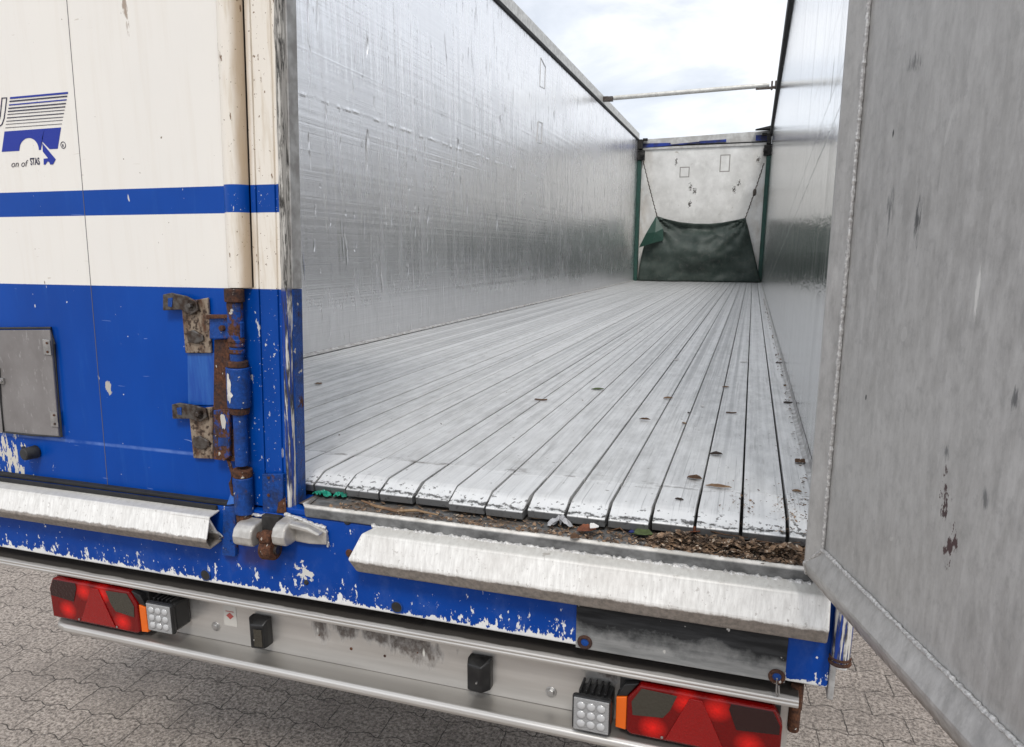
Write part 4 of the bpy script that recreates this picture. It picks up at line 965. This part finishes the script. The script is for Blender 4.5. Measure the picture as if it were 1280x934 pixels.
def rope(a, b, name):
    a = V(a); b = V(b); pts = []
    for i in range(41): pts.append(a.lerp(b, i/40)+V((.006*math.sin(i*2.2), .006*math.cos(i*2.2), -.02*math.sin(math.pi*i/40))))
    return MB().tube(pts, .011, 6).build(name, 'rope', TP, smooth=True)
rope((-1.12, LEN-.18, 2.32), (-.80, TT-.06, 1.26), 'rope'); rope((1.13, LEN-.18, 2.20), (.866, TT-.06, 1.21), 'rope')
MB().ball((1.0, LEN-.19, 1.68), .035, (1, 1, 2)).build('rope_knot', 'rope', TP)

# ------------------------------------------------------------------ litter
def leaf(px, py, size, mat, label, cat='leaf', shape='leaf', z=.002, rot=None, asp=.55):
    c = at(px, py, 'Z', z); rot = random.uniform(0, 6.28) if rot is None else rot
    m_ = MB(); N = 9; L_, Rr = [], []
    top_, bot_ = [], []
    for i in range(N+1):
        t = i/N; w = math.sin(math.pi*min(1, t*1.02))**.75*asp*size*.62*random.uniform(.82, 1.15) if shape == 'leaf' else (asp*size/2*random.uniform(.85, 1.15))
        x = (t-.5)*size; zc = .02*size+.10*size*max(0, t-.6)+random.uniform(0, .012)*size
        top_.append(m_.bm.verts.new((x, w, zc+abs(w)*.5))); bot_.append(m_.bm.verts.new((x, -w, zc+abs(w)*.35)))
        L_.append(m_.bm.verts.new((x, 0, zc)))
    for i in range(N):
        m_.bm.faces.new((top_[i], top_[i+1], L_[i+1], L_[i])); m_.bm.faces.new((L_[i], L_[i+1], bot_[i+1], bot_[i]))
    o = m_.build({'leaf': 'fallen_leaf', 'twig': 'twig', 'scrap': 'scrap', 'chip': 'wood_chip', 'stone': 'stone', 'paper': 'paper_scrap'}.get(cat, 'scrap'), mat, solid=.0015 if cat != 'twig' else .003)
    o.location = c; o.rotation_euler = (0, 0, rot); tag(o, label, cat, {'leaf': 'fallen leaves in the trailer', 'twig': 'twigs in the trailer', 'chip': 'chips on the floor', 'paper': 'paper flakes'}.get(cat)); return o
leaf(398, 480, .030, 'leaf_tan', 'small tan wood chip lying on the floor just inside the closed blue door', 'chip', 'bar', rot=0, asp=.5)
leaf(676, 500, .050, 'leaf_brown', 'thin brown twig across a floor slat left of the middle of the opening', 'twig', 'bar', rot=-.1, asp=.16)
leaf(747, 487, .055, 'leaf_green', 'narrow green leaf on the slats, farther in than the brown twig', 'leaf', rot=.2, asp=.3)
leaf(806, 525, .038, 'leaf_brown', 'small brown leaf alone between the green leaf and the curled leaf', 'leaf', rot=0, asp=.35)
leaf(835, 498, .040, 'leaf_tan', 'tan crumpled leaf straddling a slat joint behind the small brown leaf', 'leaf', rot=.4, asp=.35)
leaf(878, 508, .030, 'paper', 'pale flake of paper on the slats right of the tan crumpled leaf', 'paper', asp=.3)
leaf(914, 516, .036, 'leaf_brown', 'thin straight brown twig on the third slat from the right wall', 'twig', 'bar', rot=0, asp=.12)
leaf(907, 484, .030, 'leaf_tan', 'tan leaf bit lying beyond the straight twig near the right wall', 'leaf', rot=.1, asp=.35)
leaf(855, 529, .022, 'leaf_tan', 'tiny tan leaf crumb on a dark slat joint in front of the crumpled leaf', 'leaf', asp=.4)
leaf(861, 516, .010, 'leaf_dark', 'tiny dark pebble sitting in a slat joint', 'stone', asp=.8)
leaf(895, 568, .036, 'leaf_dark', 'dark brown ragged leaf on the slats near the front, behind the curled leaf', 'leaf', rot=.1, asp=.5)
leaf(868, 598, .038, 'leaf_brown', 'dark brown curled leaf lying nearest the front end caps', 'leaf', rot=-.15, asp=.5)
leaf(898, 609, .062, 'leaf_tan', 'flattened tan straw wisp at the end cap joint beside the curled leaf', 'straw', rot=-.1, asp=.22)
leaf(849, 624, .020, 'leaf_dark', 'small dark leaf crumb on an end cap left of the straw wisp', 'leaf', asp=.4)
leaf(1000, 578, .026, 'leaf_brown', 'square brown chip against the right wall near the open door', 'chip', 'bar', rot=0, asp=.9)
leaf(985, 504, .032, 'leaf_dark', 'dark chip beside the right wall, middle one of three', 'chip', 'bar', rot=0, asp=.45)
leaf(974, 454, .034, 'leaf_dark', 'dark chip beside the right wall, farthest of three', 'chip', 'bar', rot=0, asp=.4)
leaf(996, 614, .022, 'leaf_tan', 'tan leaf flake on the outermost right slat in front of the square chip', 'leaf', rot=-.3, asp=.4)
leaf(846, 450, .034, 'paper', 'white paper flake far back on the slats in the middle of the floor', 'paper', asp=.35)
leaf(930, 453, .045, 'paper', 'long white paper flake far back near the right wall', 'paper', rot=.1, asp=.25)
leaf(480, 411, .05, 'leaf_tan', 'pale crumb at the foot of the left wall', 'chip', asp=.4)
ZS = -.046
leaf(803, 668, .045, 'leaf_green', 'olive green mossy leaf in the debris on the sill', 'leaf', z=ZS+.004, rot=.1, asp=.6)
leaf(790, 665, .014, 'blue_paint', 'tiny blue plastic scrap beside the mossy leaf on the sill', 'scrap', z=ZS+.006, asp=.6)
leaf(719, 672, .022, 'leaf_brown', 'round brown seed disc on the edge of the sill', 'leaf', z=-.034, asp=.9)
leaf(733, 664, .045, 'leaf_rust', 'rust orange crumpled leaf on the sill under the white flake', 'leaf', z=ZS+.006, rot=.5, asp=.6)
leaf(743, 659, .022, 'paper', 'white paper flake stuck on the orange leaf on the sill', 'paper', z=ZS+.022, rot=.8, asp=.8)
leaf(869, 664, .03, 'leaf_rust', 'reddish brown leaf at the left end of the big debris heap', 'leaf', z=ZS+.012, rot=.6, asp=.7)
leaf(648, 662, .020, 'leaf_tan', 'tan leaf bit on the sill lip left of the clear film', 'leaf', z=-.036, asp=.5)
leaf(670, 648, .035, 'leaf_tan', 'tan flat leaf on the sill shelf behind the clear film', 'leaf', z=ZS, rot=-.1, asp=.4)
# crumpled clear film and the green scrap
def crumple(px, py, sx, sy, sz, mat, name, label, cat, seed, z=ZS):
    random.seed(seed); m_ = MB(); c = at(px, py, 'Z', z); nx, ny = 9, 6; rows = []
    for j in range(ny+1):
        rows.append([m_.bm.verts.new((c.x+(i/nx-.5)*sx*(1-.35*abs(j/ny-.5))+random.uniform(-1, 1)*sx*.03, c.y+(j/ny-.5)*sy+random.uniform(-1, 1)*sy*.07, z+.001+sz*random.random()*math.sin(math.pi*(i+.5)/(nx+1)))) for i in range(nx+1)])
    for j in range(ny):
        for i in range(nx): m_.bm.faces.new((rows[j][i], rows[j][i+1], rows[j+1][i+1], rows[j+1][i]))
    o = m_.build(name, mat, solid=.0008); tag(o, label, cat); return o
crumple(700, 657, .060, .030, .026, 'film', 'plastic_film', 'crumpled clear plastic film standing on the sill under the slat ends', 'plastic scrap', 3)
crumple(402, 619, .055, .018, .016, 'green_film', 'plastic_scrap', 'left half of the torn turquoise green plastic scrap beside the closed door edge', 'plastic scrap', 5, -.044)
crumple(425, 621, .035, .018, .016, 'green_film', 'plastic_scrap', 'right half of the torn turquoise green plastic scrap, under the second slat end', 'plastic scrap', 8, -.044)
random.seed(21)
MB().tube([at(452, 623, 'Z', ZS+.004), at(470, 630, 'Z', ZS+.006), at(495, 637, 'Z', ZS+.004), at(520, 636, 'Z', ZS+.007), at(545, 642, 'Z', ZS+.004)], [.002, .004, .0045, .004, .002], 6, .2)
tw = MB().tube([at(452, 626, 'Z', ZS+.006), at(470, 633, 'Z', ZS+.008), at(495, 639, 'Z', ZS+.006), at(520, 638, 'Z', ZS+.008), at(548, 644, 'Z', ZS+.005)], [.002, .0035, .004, .0035, .002], 6, .2).build('twig', 'leaf_tan', smooth=True)
tag(tw, 'long pale bark strip lying along the sill under the slat ends', 'twig')
# leaf mould: uncountable bits
lit = MB()
def flake(c, s):
    n = random.choice((3, 4, 5)); a0 = random.uniform(0, 6.28); tx, ty = random.uniform(-.7, .7), random.uniform(-.7, .7); el = random.uniform(.25, 1)
    pts = []
    for k in range(n):
        t = a0+2*math.pi*k/n; x_, y_ = math.cos(t)*s, math.sin(t)*s*el
        pts.append((c[0]+x_, c[1]+y_, c[2]+x_*tx+y_*ty+s*.4))
    lit.poly(pts)
for _ in range(3600):
    t = random.random(); dense = random.random() < .6
    x_ = random.uniform(.88, 1.20) if dense else .10+1.08*t**.7
    if dense:
        b = (x_-.88)/.32; y_ = random.gauss(-.018+.012*b, .016+.008*b); hgt = .026*math.exp(-((y_+.014)/.022)**2)*min(1, b*4+.2)
    else: y_ = random.uniform(-.075, .02); hgt = .003
    y_ = max(-.080, min(.05, y_)); zb = -.049 if y_ > -.05 else -.041
    flake((x_, y_, zb+random.random()*hgt), random.choice((.0015, .003, .005, .009)) if dense else random.uniform(.0015, .006))
for _ in range(420):          # crumbs scattered on the slat ends near the open door
    x_ = random.choice((1.165, 1.20, 1.07))+random.gauss(0, .02); y_ = .03+abs(random.gauss(0, .13)); flake((min(1.23, x_), y_, .0005 if y_ > .07 else -.012), random.uniform(.001, .0035))
for _ in range(260):          # dirt along the right wall
    flake((1.215+random.gauss(0, .006), random.uniform(.2, 8), .003), random.uniform(.002, .007))
for _ in range(260):
    flake((-1.21+random.gauss(0, .012), random.uniform(1, 12), .004), random.uniform(.002, .008))
for _ in range(60):
    flake((random.uniform(-.2, 1.2), random.uniform(.1, 5), .0008), random.uniform(.001, .004))
lo_ = lit.build('leaf_litter', 'litter'); tag(lo_, 'brown leaf mould and crumbs heaped along the sill and slat ends', 'leaf litter', kind='stuff')
for _ in range(0): pass
tws = [((930, 655), (948, 650), (952, 659)), ((880, 662), (905, 668), (935, 672)), ((945, 676), (975, 680), (1000, 678)), ((760, 664), (775, 660), (788, 671))]
tl = ['bent twig sticking up from the heap in front of the slat gap', 'brown twig lying along the left half of the debris heap', 'dark twig lying at the open door end of the debris heap', 'short twig left of the mossy leaf on the sill']
for pts, lb in zip(tws, tl):
    q = [at(a, b, 'Z', ZS+.018) for a, b in pts]; o = MB().tube(q, [.0016, .0014, .0008], 5).build('twig', 'leaf_brown', smooth=True); tag(o, lb, 'twig')
